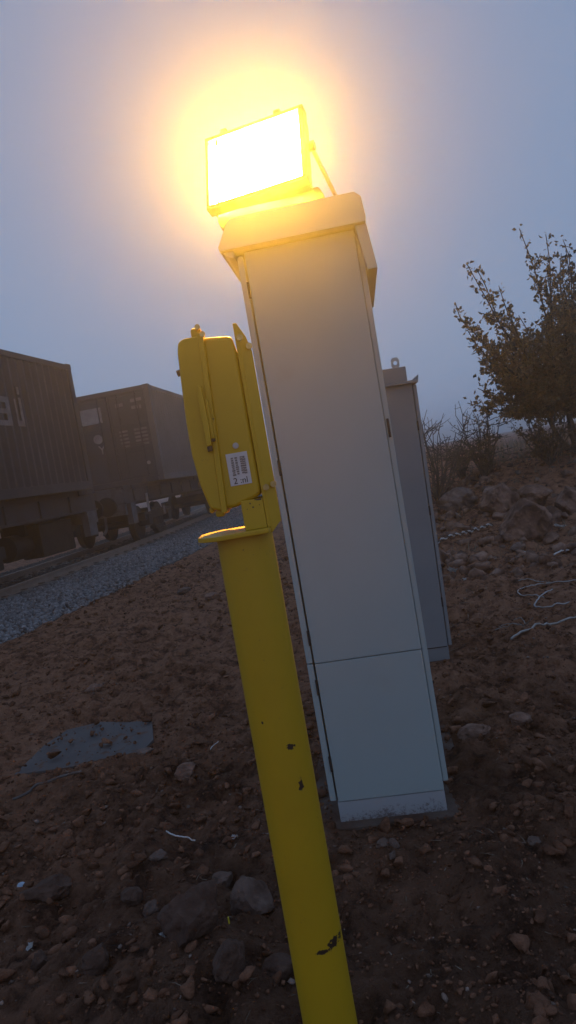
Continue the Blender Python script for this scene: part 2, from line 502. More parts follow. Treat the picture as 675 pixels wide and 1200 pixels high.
def axis(dense_lo, dense_hi, step, lo, hi, grow=1.06):
    a = list(np.arange(dense_lo, dense_hi, step))
    s, v = step, a[-1]
    while v < hi:
        s *= grow; v += s; a.append(min(v, hi))
    s, v, b = step, dense_lo, []
    while v > lo:
        s *= grow; v -= s; b.append(max(v, lo))
    return np.array(b[::-1] + a)
gx = axis(-2.0, 2.4, 0.0125, -400, 400, 1.035)
gy = axis(1.5, 5.0, 0.0125, -60, 420, 1.028)
XX, YY = np.meshgrid(gx, gy, indexing='ij')
ZZ = ground_z(XX, YY)
nx, ny = XX.shape
idx = np.arange(nx * ny).reshape(nx, ny)
quads = np.stack([idx[:-1, :-1], idx[1:, :-1], idx[1:, 1:], idx[:-1, 1:]], -1).reshape(-1, 4)
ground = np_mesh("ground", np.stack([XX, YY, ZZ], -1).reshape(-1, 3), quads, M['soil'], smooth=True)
tag(ground, "dark reddish-brown stony soil", None, None, "structure")

# ---------------------------------------------------------------- railway track
bed_prof = [(-3.6, -0.16), (-2.4, 0.0), (-1.3, 0.03), (1.3, 0.03), (1.9, 0.02), (2.5, -0.03), (3.3, -0.14)]
ys = list(np.arange(-12, 60, 0.5)) + list(np.arange(60, 126, 3))
V, F = [], []
for y in ys:
    for o, z in bed_prof:
        p = track(y, o); V.append((p.x, p.y, z))
k = len(bed_prof)
for i in range(len(ys) - 1):
    for j in range(k - 1):
        F.append((i * k + j, i * k + j + 1, (i + 1) * k + j + 1, (i + 1) * k + j))
bed = np_mesh("ballast_bed", V, F, M['ballast_bed'], smooth=True)
tag(bed, "grey crushed-stone bed under the railway track", None, None, "structure")

def bed_z(o):
    return np.interp(o, [p[0] for p in bed_prof], [p[1] for p in bed_prof])

def scatter(name, P, S, variants, mat, flat=0.7, parent=None, seed=0, sub=1, rough=0.28):
    """joined stones: P (n,3) centres, S (n,) sizes"""
    r = np.random.default_rng(seed)
    BV, BF = ico(sub)
    VV, FF = [], []
    base = []
    for k in range(variants):
        d = 1 + rough * fbm(BV[:, 0] * 1.3 + 9 * k, BV[:, 1] * 1.3, BV[:, 2] * 1.3 + 5 * k, 2, k) + r.normal(0, rough * 0.4, len(BV))
        q = BV * d[:, None] * r.uniform(0.75, 1.25, 3)
        for _ in range(8):                                  # broken faces
            nn = r.normal(size=3); nn /= np.linalg.norm(nn)
            c = 0.32 + 0.36 * r.random()
            s = q @ nn
            q = q - np.maximum(s - c, 0)[:, None] * nn
        base.append(q * np.array([1, 0.75 + 0.3 * r.random(), 1]))
    n = len(P)
    var = r.integers(0, variants, n)
    ang = r.uniform(0, 6.283, n)
    tilt = r.normal(0, 0.35, (n, 2))
    off = 0
    for k in range(variants):
        ii = np.where(var == k)[0]
        if not len(ii): continue
        q = base[k][None] * S[ii][:, None, None] * np.array([1, 1, flat])
        cx, sx = np.cos(tilt[ii, 0]), np.sin(tilt[ii, 0])
        y = q[..., 1] * cx[:, None] - q[..., 2] * sx[:, None]; z = q[..., 1] * sx[:, None] + q[..., 2] * cx[:, None]
        ca, sa = np.cos(ang[ii]), np.sin(ang[ii])
        x2 = q[..., 0] * ca[:, None] - y * sa[:, None]; y2 = q[..., 0] * sa[:, None] + y * ca[:, None]
        w = np.stack([x2, y2, z], -1) + P[ii][:, None, :]
        VV.append(w.reshape(-1, 3))
        FF.append((BF[None] + (np.arange(len(ii)) * len(BV))[:, None, None]).reshape(-1, 3) + off)
        off += len(ii) * len(BV)
    return np_mesh(name, np.concatenate(VV), np.concatenate(FF), mat, parent)

# ballast stones, thickest where they can be seen
n = 26000
yy = 7.0 + 27.0 * rng.random(n) ** 1.7
oo = rng.uniform(1.12, 3.15, n)
keep = rng.random(n) < np.interp(oo, [1.12, 2.5, 2.9, 3.15], [1, 1, 0.75, 0.12])
yy, oo = yy[keep], oo[keep]
P = np.array([track(a, b)[:] for a, b in zip(yy, oo)])
P[:, 2] = np.maximum(bed_z(oo), ground_z(P[:, 0], P[:, 1], False)) + 0.012 + 0.012 * rng.random(len(P))
S = rng.uniform(0.024, 0.055, len(P))
g1 = scatter("ballast_gravel", P, S, 8, M['ballast'], 0.8, seed=3, sub=0 + 1, rough=0.3)
tag(g1, "loose blue-grey crushed ballast stones beside the rail", "gravel", None, "stuff")
n = 9000
yy = 8.0 + 30.0 * rng.random(n) ** 1.5
oo = np.where(rng.random(n) < 0.6, rng.uniform(-0.7, 0.7, n), rng.uniform(-2.6, -0.8, n))
P = np.array([track(a, b)[:] for a, b in zip(yy, oo)])
P[:, 2] = bed_z(oo) + 0.012
g2 = scatter("ballast_gravel", P, rng.uniform(0.022, 0.045, n), 6, M['ballast_oily'], 0.8, seed=4, sub=1)
tag(g2, "crushed ballast stones between and beyond the rails under the wagons", "gravel", None, "stuff")

tr = tag(empty("railway_track", track(12.0)), "rusty railway track curving away under the container wagons", "railway track")
def rail_mesh(off):
    prof = [(-0.065, 0.0), (0.065, 0.0), (0.065, 0.012), (0.010, 0.03), (0.010, 0.115), (0.035, 0.125), (0.035, 0.15), (0.028, 0.155), (-0.028, 0.155), (-0.035, 0.15), (-0.035, 0.125), (-0.010, 0.115), (-0.010, 0.03), (-0.065, 0.012)]
    V, F = [], []
    yl = list(np.arange(-12, 60, 1.0)) + list(np.arange(60, 126, 3))
    o0 = tr.location
    for y in yl:
        for a, b in prof:
            p = track(y, off + a) - o0
            V.append((p.x, p.y, RAIL_TOP - 0.155 + b))
    k = len(prof)
    for i in range(len(yl) - 1):
        for j in range(k):
            F.append((i * k + j, i * k + (j + 1) % k, (i + 1) * k + (j + 1) % k, (i + 1) * k + j))
    o = np_mesh("rail", V, F, M['rail'], tr)
    shade(o.data)
for off in (0.75, -0.75):
    rail_mesh(off)
sl = G().prism([(-1.3, -0.16), (1.3, -0.16), (1.3, 0.035), (0.95, 0.045), (0.5, 0.045), (0.3, 0.02), (-0.3, 0.02), (-0.5, 0.045), (-0.95, 0.045), (-1.3, 0.035)], -0.13, 0.13, 'Y', 0.012, 1).build("sleeper", M['sleeper'], tr)
first = True
for y in np.arange(2.0, 44, 0.6):
    o = sl if first else link(sl.copy(), tr)
    first = False
    o.location = track(y) - tr.location
    o.rotation_euler = (0, 0, -math.atan(heading(y)))
clip = G().box((-0.11, -0.05, 0), (0.11, 0.05, 0.03), 0.008).build("rail_clip", M['rust'], tr)
first = True
for off in (0.75, -0.75):
    for y in np.arange(8.0, 26, 0.6):
        o = clip if first else link(clip.copy(), tr)
        first = False
        o.location = track(y, off) - tr.location + Vector((0, 0, 0.03))
        o.rotation_euler = (0, 0, -math.atan(heading(y)))

# ---------------------------------------------------------------- containers
def text_mesh(name, s, size, mat, parent, loc, rot, extrude=0.004, align='CENTER'):
    cu = bpy.data.curves.new(name, 'FONT')
    cu.body = s; cu.size = size; cu.extrude = extrude; cu.align_x = align; cu.align_y = 'CENTER'
    tmp = bpy.data.objects.new("tmp_text", cu)
    COL.objects.link(tmp)
    dg = bpy.context.evaluated_depsgraph_get()
    me = bpy.data.meshes.new_from_object(tmp.evaluated_get(dg))
    bpy.data.objects.remove(tmp); bpy.data.curves.remove(cu)
    me.materials.clear(); me.materials.append(mat); me.name = name
    o = bpy.data.objects.new(name, me)
    o.location = loc; o.rotation_euler = rot
    return link(o, parent)

def corrugated(name, length, z0, z1, x, pitch, depth, mat, parent, y0, axis='Y'):
    """wall of vertical corrugations along local Y at local x (outward +x), or across X at local y (outward -y)"""
    pts = []
    t = 0.0
    while t < length - 1e-6:
        for a, d in ((0, 0), (0.32, 0), (0.5, -depth), (0.82, -depth)):
            s = t + a * pitch
            if s < length: pts.append((s, d))
        t += pitch
    pts.append((length, 0))
    V, F = [], []
    for s, d in pts:
        for z in (z0, z1):
            V.append((x + d, y0 + s, z) if axis == 'Y' else (y0 + s, x - d, z))
    for i in range(len(pts) - 1):
        F.append((2 * i, 2 * i + 2, 2 * i + 3, 2 * i + 1))
    return np_mesh(name, V, F, mat, parent)

CW, CH = 2.44, 2.59
def container(name, corner, head, length, paint, door_paint, label, doors):
    """origin: middle of the underside at the end nearer the viewer; local +y runs down the track, +x faces the cabinets"""
    e = tag(empty(name, corner, -math.atan(head)), label, "container", "shipping containers on the wagons")
    hw = CW / 2
    L = length
    for sx in (1, -1):
        corrugated("side_wall", L - 0.3, 0.16, CH - 0.12, sx * (hw - 0.012), 0.235, 0.036 * sx, paint, e, 0.15)
        G().box((sx * hw - (0.06 if sx > 0 else 0), 0.1, CH - 0.13), (sx * hw + (0 if sx > 0 else 0.06), L - 0.1, CH - 0.02), 0.006).build("top_rail", paint, e)
        G().box((sx * hw - (0.05 if sx > 0 else 0), 0.1, 0.0), (sx * hw + (0 if sx > 0 else 0.05), L - 0.1, 0.17), 0.006).build("bottom_rail", paint, e)
        for yy in (0.0, L - 0.16):
            G().box((sx * (hw - 0.08) - 0.08, yy, 0.12), (sx * (hw - 0.08) + 0.083, yy + 0.16, CH - 0.12), 0.012).build("corner_post", paint, e)
            for zz in (0.0, CH - 0.12):
                G().box((sx * (hw - 0.085) - 0.085, yy - 0.006, zz), (sx * (hw - 0.085) + 0.09, yy + 0.17, zz + 0.122), 0.012).build("corner_casting", paint, e)
    G().box((-hw + 0.04, 0.05, CH - 0.035), (hw - 0.04, L - 0.05, CH - 0.008)).build("roof", paint, e)
    G().box((-hw + 0.03, 0.05, 0.002), (hw - 0.03, L - 0.05, 0.12)).build("underframe", M['wagon_dark'], e)
    G().box((-hw + 0.1, L - 0.09, 0.1), (hw - 0.1, L - 0.05, CH - 0.1)).build("end_wall", paint, e)
    G().box((-hw + 0.12, -0.002, CH - 0.14), (hw - 0.12, 0.12, CH - 0.01), 0.008).build("door_header", door_paint, e)
    G().box((-hw + 0.12, -0.002, 0.01), (hw - 0.12, 0.12, 0.15), 0.008).build("door_sill", door_paint, e)
    for sx in (-1, 1):
        x0, x1 = (0.012, hw - 0.165) if sx > 0 else (-hw + 0.165, -0.012)
        d = G()
        d.box((x0, 0.05, 0.155), (x1, 0.085, CH - 0.145))
        zs = [0.155, 0.86, 1.57, CH - 0.145]
        for z in (0.155, 0.84, 1.55, CH - 0.205):
            d.box((x0 + 0.003, 0.028, z), (x1 - 0.003, 0.052, z + 0.06), 0.006, seg=1)
        for xx in (x0, x1 - 0.05):
            d.box((xx, 0.026, 0.157), (xx + 0.05, 0.05, CH - 0.147), 0.006, seg=1)
        door = d.build("door", door_paint, e)
        for q in (0.25, 0.75):
            xx = x0 + (x1 - x0) * q
            G().cyl((xx, 0.012, 0.06), (xx, 0.012, CH - 0.06), 0.017, n=8).build("locking_bar", door_paint, door)
            G().box((xx - 0.012, -0.02, 1.02), (xx + 0.30 * (-sx), 0.0, 1.06) if sx < 0 else (xx + 0.012, 0.0, 1.06)).build("bar_handle", door_paint, door) if sx < 0 else G().box((xx - 0.30, -0.02, 1.02), (xx + 0.012, 0.0, 1.06)).build("bar_handle", door_paint, door)
            for z in (0.2, 1.0, 1.75, 2.36):
                G().box((xx - 0.035, -0.008, z), (xx + 0.035, 0.03, z + 0.05), 0.004, seg=1).build("bar_bracket", door_paint, door)
        for z in (0.3, 0.95, 1.6, 2.25):
            xx = x1 if sx > 0 else x0
            G().box((xx - 0.06, 0.008, z), (xx + 0.06, 0.04, z + 0.09), 0.006, seg=1).build("hinge", door_paint, door)
    return e

ZC = 1.68
def face_to_center(px, py, h, along=0.0):
    """from the corner of the face next to the cabinets to the middle of that end"""
    l = math.hypot(1, h)
    return Vector((px - (CW / 2) / l + along * h / l, py + (CW / 2) * h / l + along / l, ZC))
L1 = 6.06
c1 = container("shipping_container", face_to_center(-3.915, 14.63, 0.19, -L1), 0.19, L1, M['cont_brown'], M['cont_brown'],
               "dark brown corrugated container with large faded white letters, cut off by the photo edge", False)
c2 = container("shipping_container", face_to_center(-3.115, 18.85, 0.125), 0.125, 12.19, M['cont_grey'], M['cont_door'],
               "dull grey container showing its closed double doors with a white placard", True)
# letters on the first container, raised paint that follows the wall: local y is counted from the near end
def stroke(g, y0, y1, z0, z1):
    g.box((CW / 2 - 0.02, y0, z0), (CW / 2 - 0.008, y1, z1))
lt = G()
for s in ((3.02, 3.14, 1.24, 1.60), (3.40, 3.52, 1.24, 1.74), (3.08, 3.40, 1.64, 1.74), (3.14, 3.40, 1.45, 1.53), (3.14, 3.40, 1.24, 1.33)):
    stroke(lt, *s)
lt.build("letter", M['letter_dim'], c1)
lt = G()
for s in ((3.69, 3.74, 1.24, 1.72), (3.84, 3.91, 1.24, 1.75), (3.74, 3.84, 1.24, 1.34), (3.84, 3.90, 1.81, 1.94)):
    stroke(lt, *s)
lt.build("letter", M['letter_dim'], c1)
# marks on the second container's doors
def mark(x0, x1, z0, z1, mat, name="marking"):
    return G().box((x0, 0.018, z0), (x1, 0.049, z1), 0.002, seg=1).build(name, mat, c2)
mark(-0.80, -0.20, 1.78, 2.20, M['letter'], "placard")
mark(-1.00, -0.86, 1.75, 2.20, M['letter_dim'])
G().cyl((-0.42, 0.02, 1.36), (-0.42, 0.049, 1.36), 0.125, n=20).build("round_logo", M['letter'], c2)
text_mesh("logo_letter", "Y", 0.34, M['letter'], c2, (-0.36, 0.045, 1.05), (R(90), 0, 0), 0.01)
for x0, x1, z0, z1 in ((0.22, 0.30, 2.10, 2.20), (0.33, 0.44, 2.12, 2.20), (0.66, 0.78, 2.18, 2.27), (0.82, 0.98, 2.19, 2.27), (0.66, 0.84, 2.00, 2.08), (0.88, 0.93, 1.98, 2.08)):
    mark(x0, x1, z0, z1, M['letter_dim'])
for i in range(5):
    mark(0.20, 0.44, 1.42 - i * 0.10, 1.47 - i * 0.10, M['letter_dim'])
    mark(0.62, 0.98, 1.42 - i * 0.10, 1.47 - i * 0.10, M['letter_dim'])
G().cyl((0.86, 0.02, 0.52), (0.86, 0.05, 0.52), 0.05, n=12).build("reflector", M['letter'], c2)

# ---------------------------------------------------------------- wagons
def wheel_geo():
    g = G()
    g.cyl((-0.06, 0, 0), (0.06, 0, 0), 0.46, n=32).cyl((-0.09, 0, 0), (-0.06, 0, 0), 0.485, n=32).cyl((0.055, 0, 0), (0.10, 0, 0), 0.12, n=16)
    return g
def bogie(parent, y, head_local=0.0):
    b = G().box((-1.12, -1.25, 0.52), (-0.92, 1.25, 0.74), 0.03).box((0.92, -1.25, 0.52), (1.12, 1.25, 0.74), 0.03)
    for sx in (-1.02, 1.02):
        for yy in (-0.9, 0.9):
            b.box((sx - 0.14, yy - 0.17, 0.36), (sx + 0.14, yy + 0.17, 0.66), 0.03)
        for yy in (-0.32, -0.12, 0.12, 0.32):
            b.cyl((sx, yy, 0.30), (sx, yy, 0.56), 0.08, n=12)
        b.box((sx - 0.09, -0.45, 0.22), (sx + 0.09, 0.45, 0.31), 0.02)
    b.box((-1.0, -0.22, 0.56), (1.0, 0.22, 0.82), 0.03)
    o = b.build("bogie", M['wagon_dark'], parent)
    o.location = (0, y, 0); o.rotation_euler = (0, 0, head_local)
    w0 = None
    for yy in (-0.9, 0.9):
        G().cyl((-0.8, yy, 0.47), (0.8, yy, 0.47), 0.08, n=12).build("axle", M['wagon_dark'], o)
        for sx in (-1, 1):
            if w0 is None:
                w0 = wheel_geo().build("wheel", M['wagon_dark'], o); w = w0
            else:
                w = link(w0.copy(), o)
            w.location = (sx * 0.75, yy, 0.47); w.rotation_euler = (0, 0, 0 if sx > 0 else math.pi)
def wagon(origin, head, L, label, bogies, near_end_visible=False):
    """origin: rail level on the centre line at the end nearer the viewer"""
    e = tag(empty("container_wagon", origin, -math.atan(head)), label, "wagon", "flat wagons carrying the containers")
    top = ZC - RAIL_TOP
    for sx in (-1, 1):
        s = G()
        x0, x1 = (1.02, 1.16) if sx > 0 else (-1.16, -1.02)
        s.box((x0, 0.02, top - 0.45), (x1, L - 0.02, top - 0.06), 0.01)
        s.box((x0 - 0.03, 0.0, top - 0.10), (x1 + 0.03, L, top - 0.003), 0.006).box((x0 - 0.03, 0.0, top - 0.46), (x1 + 0.03, L, top - 0.42), 0.006)
        sill = s.build("side_sill", M['wagon'], e)
        y = 0.7
        while y < L - 0.3:
            G().box((sx * 1.17 - 0.03, y, top - 0.43), (sx * 1.17 + 0.03, y + 0.06, top - 0.09), 0.004, seg=1).build("stiffener", M['wagon'], sill)
            y += 1.15
        for yy in (0.55, L * 0.5 - 0.1, L - 0.8):
            G().box((sx * 1.1 - 0.12, yy, top - 0.11), (sx * 1.1 + 0.125, yy + 0.22, top - 0.001), 0.01, seg=1).build("twist_lock_seat", M['wagon'], e)
    for yy in (0.0, L - 0.14):
        hs = G().box((-1.15, yy, top - 0.72), (1.15, yy + 0.14, top - 0.04), 0.012).build("headstock", M['wagon_pale'], e)
        out_y = -1 if yy == 0 else 1
        yb = 0.0 if yy == 0 else L
        for sx in (-0.875, 0.875):
            G().cyl((sx, yb, top - 0.46), (sx, yb + out_y * 0.40, top - 0.46), 0.09, n=14).cyl((sx, yb + out_y * 0.40, top - 0.46), (sx, yb + out_y * 0.46, top - 0.46), 0.23, n=20).build("buffer", M['wagon_dark'], hs)
        G().box((-0.09, min(yb, yb + out_y * 0.6), top - 0.56), (0.09, max(yb, yb + out_y * 0.6), top - 0.36), 0.03).build("coupler", M['wagon_dark'], hs)
        ys_ = yy + (0.30 if out_y < 0 else -0.42)
        G().box((1.05, ys_, top - 0.98), (1.20, ys_ + 0.36, top - 0.46), 0.008).build("step_plate", M['wagon_pale'], e)
    G().box((-0.35, 0.1, top - 0.55), (0.35, L - 0.1, top - 0.1), 0.01).build("centre_sill", M['wagon_dark'], e)
    for b in bogies:
        bogie(e, b)
    return e
def on_track(y):
    p = track(y); p.z = RAIL_TOP; return p
w1 = wagon(on_track(4.6), 0.19, 11.1, "container wagon under the brown container, nearest the photo edge", (6.3,))
G().cyl((0.55, 8.4, 0.62), (0.55, 9.6, 0.62), 0.24, n=20).box((0.3, 8.75, 0.80), (0.8, 8.85, 1.02)).build("brake_tank", M['wagon_dark'], w1)
G().box((0.5, 9.0, 0.34), (0.95, 10.3, 0.98), 0.03).build("equipment_box", M['wagon_dark'], w1)
w2 = wagon(on_track(17.2), 0.125, 14.0, "container wagon under the grey container with closed doors", (2.7, 11.5))
hose = G().cyl((0.62, -0.02, 0.86), (0.62, -0.10, 0.50), 0.035, n=8).cyl((0.62, -0.10, 0.50), (0.60, -0.25, 0.38), 0.035, n=8).build("brake_hose", M['wagon_pale'], w2)
G().box((1.19, 1.55, 0.72), (1.205, 1.72, 1.22), 0.003, seg=1).build("data_plate", M['letter'], w2)
G().box((1.19, 2.9, 0.55), (1.205, 3.05, 0.78), 0.003, seg=1).build("data_plate", M['letter_dim'], w2)

# ---------------------------------------------------------------- concrete pad and grey cabinet
pad = G().box((-0.36, -0.42, -0.12), (0.285, 0.47, 0.010), 0.012).build("concrete_pad", M['concrete'], loc=(0.27, 2.99, 0))
pad.rotation_euler = (0, 0, R(-6.5))
tag(pad, "dirt-covered concrete pad under the tall light grey cabinet", "concrete pad")

cab = tag(empty("equipment_cabinet", (-0.002, 2.642, 0), R(-6.5)), "tall light grey metal equipment cabinet carrying the lit floodlight", "cabinet")
W, D, TOP = 0.413, 0.62, 2.235
JZ, PZ = 0.645, 0.092
G().box((0.0, 0.004, 0.006), (W, D, PZ - 0.002), 0.004).build("plinth", M['plinth'], cab)
G().box((0.012, 0.016, PZ - 0.01), (W - 0.012, D - 0.01, TOP), 0.0).build("inner_frame", M['seam'], cab)
G().box((0.004, 0.0, PZ + 0.001), (W, 0.022, JZ - 0.0015), 0.003).build("front_panel", M['cabinet'], cab)
G().box((0.004, 0.0, JZ + 0.0015), (W, 0.022, TOP - 0.02), 0.003).build("front_panel", M['cabinet'], cab)
G().box((0.006, D - 0.02, PZ), (W - 0.006, D, TOP - 0.02), 0.003).build("back_panel", M['cabinet'], cab)
for (z0, z1) in ((PZ + 0.005, JZ - 0.002), (JZ + 0.003, TOP - 0.03)):
    d = G().box((-0.027, 0.004, z0), (-0.003, D - 0.01, z1), 0.004).build("side_door", M['cabinet'], cab)
    hz = [z0 + 0.12, z1 - 0.12] if z1 < 1 else [z0 + 0.07, (z0 + z1) / 2 - 0.05, z1 - 0.16]
    for z in hz:
        G().cyl((-0.0015, -0.0005, z), (-0.0015, -0.0005, z + 0.06), 0.0042, n=10).build("hinge", M['hinge'], d)
d = G().box((W + 0.001, 0.010, PZ + 0.03), (W + 0.022, D - 0.01, TOP - 0.03), 0.004).build("side_door", M['cabinet'], cab)
for z in (1.45,):
    G().cyl((W + 0.0115, 0.0065, z), (W + 0.0115, 0.0065, z + 0.07), 0.0045, n=10).build("hinge", M['hinge'], d)
for sx_, xd in ((-1, -0.0272), (1, W + 0.0222)):
    G().box((min(xd, xd + sx_ * 0.012), D - 0.10, 1.14), (max(xd, xd + sx_ * 0.012), D - 0.065, 1.30), 0.004).build("door_handle", M['hinge'], cab)
roof = G().prism([(-0.078, TOP - 0.018), (-0.082, TOP - 0.004), (-0.033, TOP + 0.082), (-0.020, TOP + 0.092), (W + 0.020, TOP + 0.092), (W + 0.042, TOP + 0.072), (W + 0.048, TOP - 0.004), (W + 0.044, TOP - 0.018)], -0.055, D + 0.04, 'Y', 0.004).build("roof_canopy", M['cabinet'], cab)
G().prism([(W + 0.004, TOP - 0.0185), (W + 0.046, TOP - 0.0185), (W + 0.062, TOP - 0.18), (W + 0.026, TOP - 0.18)], -0.035, D + 0.02, 'Y', 0.003).build("side_skirt", M['cabinet'], roof)
G().prism([(-0.072, TOP - 0.0185), (-0.030, TOP - 0.0185), (-0.030, TOP - 0.045), (-0.052, TOP - 0.040)], -0.035, D + 0.02, 'Y', 0.003).build("side_skirt", M['cabinet'], roof)

# ---------------------------------------------------------------- second cabinet
cb2 = tag(empty("equipment_cabinet", (0.885, 4.485, 0), 0, (0, R(1.2), R(-3))), "slimmer darker grey cabinet with roof lifting lug, standing behind the tall one", "cabinet")
W2, D2, T2 = 0.40, 0.50, 1.80
G().box((-W2, 0.012, -0.03), (-0.004, D2, 0.083), 0.004).build("plinth", M['cabinet_old'], cb2)
G().box((-W2 + 0.01, 0.012, 0.08), (-0.012, D2, T2)).build("inner_frame", M['seam'], cb2)
G().box((-W2, 0.0, 0.088), (-0.008, 0.02, T2 + 0.01), 0.003).build("front_panel", M['cabinet_old'], cb2)
d = G().box((-0.003, 0.004, 0.09), (0.020, D2, T2 - 0.01), 0.004).build("side_door", M['cabinet_old'], cb2)
for z in (0.35, 0.95, 1.5):
    G().cyl((-0.0055, 0.0, z), (-0.0055, 0.0, z + 0.06), 0.005, n=10).build("hinge", M['hinge'], d)
d = G().box((-W2 - 0.024, 0.004, 0.09), (-W2 - 0.003, D2, T2 - 0.01), 0.004).build("side_door", M['cabinet_old'], cb2)
rf = G().prism([(-W2 - 0.03, T2 + 0.0), (0.028, T2 + 0.0), (0.036, T2 + 0.045), (0.030, T2 + 0.046), (0.018, T2 + 0.018), (-W2 - 0.022, T2 + 0.018)], -0.03, D2 + 0.03, 'Y', 0.0015, 1).build("roof_canopy", M['cabinet_old'], cb2)
G().box((-W2 + 0.03, -0.02, T2 + 0.019), (-0.035, D2, T2 + 0.112), 0.005).build("roof_box", M['cabinet_old'], rf)
lug = bmesh.new()
ring = []
for j in range(12):
    a = 2 * math.pi * j / 12
    ring.append((0.013 * math.cos(a), 0.013 * math.sin(a)))
outer = []
for j in range(12):
    a = 2 * math.pi * j / 12
    c, s = math.cos(a), math.sin(a); mlen = max(abs(c), abs(s))
    outer.append((0.026 * c / mlen, 0.034 * s / mlen))
vr = [[lug.verts.new((x, y, z)) for (x, z) in pts] for pts, y in ((ring, -0.004), (outer, -0.004), (outer, 0.004), (ring, 0.004))]
for j in range(12):
    k2 = (j + 1) % 12
    for a in range(4):
        A, B = vr[a], vr[(a + 1) % 4]
        lug.faces.new((A[j], A[k2], B[k2], B[j]))
me = bpy.data.meshes.new("lifting_lug"); bmesh.ops.recalc_face_normals(lug, faces=lug.faces[:]); lug.to_mesh(me); lug.free(); me.materials.append(M['galv'])
o = link(bpy.data.objects.new("lifting_lug", me), rf); o.location = (-0.092, 0.02, T2 + 0.145)

# ---------------------------------------------------------------- floodlight on the roof
ROOF_Z = TOP + 0.092
fl = tag(empty("floodlight", (0.17, 2.86, ROOF_Z)), "glowing rectangular floodlight with orange-white light on the tall cabinet's roof", "floodlight")
nrm = Vector((-0.326, -0.886, 0.33)).normalized()
rgt = Vector((math.cos(R(20.2)), -math.sin(R(20.2)), 0))
upv = nrm.cross(rgt); upv = upv if upv.z > 0 else -upv
ctr = Vector((0.098, 2.66, 2.549)) - fl.location
FM = Matrix.Translation(ctr) @ Matrix((rgt, nrm, upv)).transposed().to_4x4()      # local: x right, y out of the glass, z up
LW, LH = 0.366, 0.273
b = G()
for (x0, x1, z0, z1) in ((-LW / 2 - 0.013, LW / 2 + 0.02, LH / 2, LH / 2 + 0.016), (-LW / 2 - 0.013, LW / 2 + 0.02, -LH / 2 - 0.030, -LH / 2 - 0.012), (-LW / 2 - 0.013, -LW / 2, -LH / 2 - 0.012, LH / 2), (LW / 2, LW / 2 + 0.02, -LH / 2 - 0.012, LH / 2)):
    b.box((x0, -0.034, z0), (x1, 0.012, z1), 0.003, FM)
bez = b.build("bezel", M['lamp_body'], fl)
lens = G().box((-LW / 2 + 0.0005, -0.030, -LH / 2 - 0.0115), (LW / 2 - 0.0005, -0.022, LH / 2 - 0.0005), 0, FM).build("lens", M['lamp'], fl)
G().box((-LW / 2 + 0.028, -0.021, -LH / 2 - 0.0118), (-LW / 2 + 0.035, 0.002, LH / 2), 0, FM).build("glazing_bar", M['lamp_body'], bez)
hb = bmesh.new()
g = G(); g.bm.free(); g.bm = hb
def loop(w, h, y, zc=0.0):
    return [hb.verts.new(FM @ Vector((sx * w / 2, y, zc + sz * h / 2))) for sx, sz in ((-1, -1), (1, -1), (1, 1), (-1, 1))]
r0 = loop(LW + 0.02, LH + 0.02, -0.0345); r1 = loop(LW + 0.015, LH + 0.01, -0.085); r2 = loop(LW * 0.62, LH * 0.55, -0.15); r3 = loop(LW * 0.5, LH * 0.4, -0.165)
for A, B in ((r0, r1), (r1, r2), (r2, r3)):
    for j in range(4):
        hb.faces.new((A[j], A[(j + 1) % 4], B[(j + 1) % 4], B[j]))
hb.faces.new(r3); hb.faces.new(r0[::-1])
hs = g.build("housing", M['lamp_body'], fl, smooth=False)
for x in (-0.12, 0.10):
    G().box((x - 0.014, -0.03, LH / 2 + 0.0165), (x + 0.014, 0.010, LH / 2 + 0.036), 0.005, FM).build("clip", M['lamp_body'], bez)
# gear box under the lamp, its tray on the roof
G().prism([(-0.205, 0.075), (0.185, 0.075), (0.20, 0.045), (0.205, 0.002), (-0.200, 0.002), (-0.212, 0.04)], -0.19, 0.02, 'Y', 0.006, mat=Matrix.Rotation(R(-12), 4, 'Z')).build("gear_box", M['lamp_body'], fl)
# bent stirrup behind, its two bars
Pm = FM @ Vector((LW / 2 + 0.022, -0.055, 0.02)); Pn = FM @ Vector((-LW / 2 - 0.02, -0.07, -0.02))
yk = G()
yk.cyl(Pm, (0.265, 0.0, 0.002), 0.008, n=10)
yk.cyl(FM @ Vector((LW / 2 - 0.06, -0.12, 0.03)), (0.225, 0.06, 0.002), 0.007, n=10)
yk.cyl(Pn, (-0.165, 0.0, 0.06), 0.008, n=10)
yk.box((-0.19, -0.03, 0.0), (0.29, 0.08, 0.006), 0.001)
yk.build("stirrup", M['galv'], fl)
G().cyl(FM @ Vector((LW / 2 + 0.006, -0.055, 0.02)), FM @ Vector((LW / 2 + 0.036, -0.055, 0.02)), 0.018, n=14).build("pivot_knob", M['lamp_body'], fl)

# ---------------------------------------------------------------- yellow post with its junction box
PX, PY = -0.105, 1.563
post = tag(empty("junction_box_post", (PX, PY, 0)), "chipped yellow steel post carrying a yellow junction box in the foreground", "post")
G().cyl((0, 0, -0.05), (0, 0, 1.272), 0.063, n=64).build("pipe", M['yellow_post'], post)
pl = [(-0.100, -0.035), (-0.085, -0.062), (-0.055, -0.085), (0.058, -0.085), (0.066, -0.05), (0.066, 0.10), (-0.055, 0.10), (-0.088, 0.075), (-0.100, 0.045)]
G().prism(pl, 1.2725, 1.283, 'Z', 0.002).build("top_plate", M['yellow'], post)
br = G().box((0.008, -0.063, 1.2835), (0.056, 0.05, 1.348), 0.002).build("neck_bracket", M['yellow'], post)
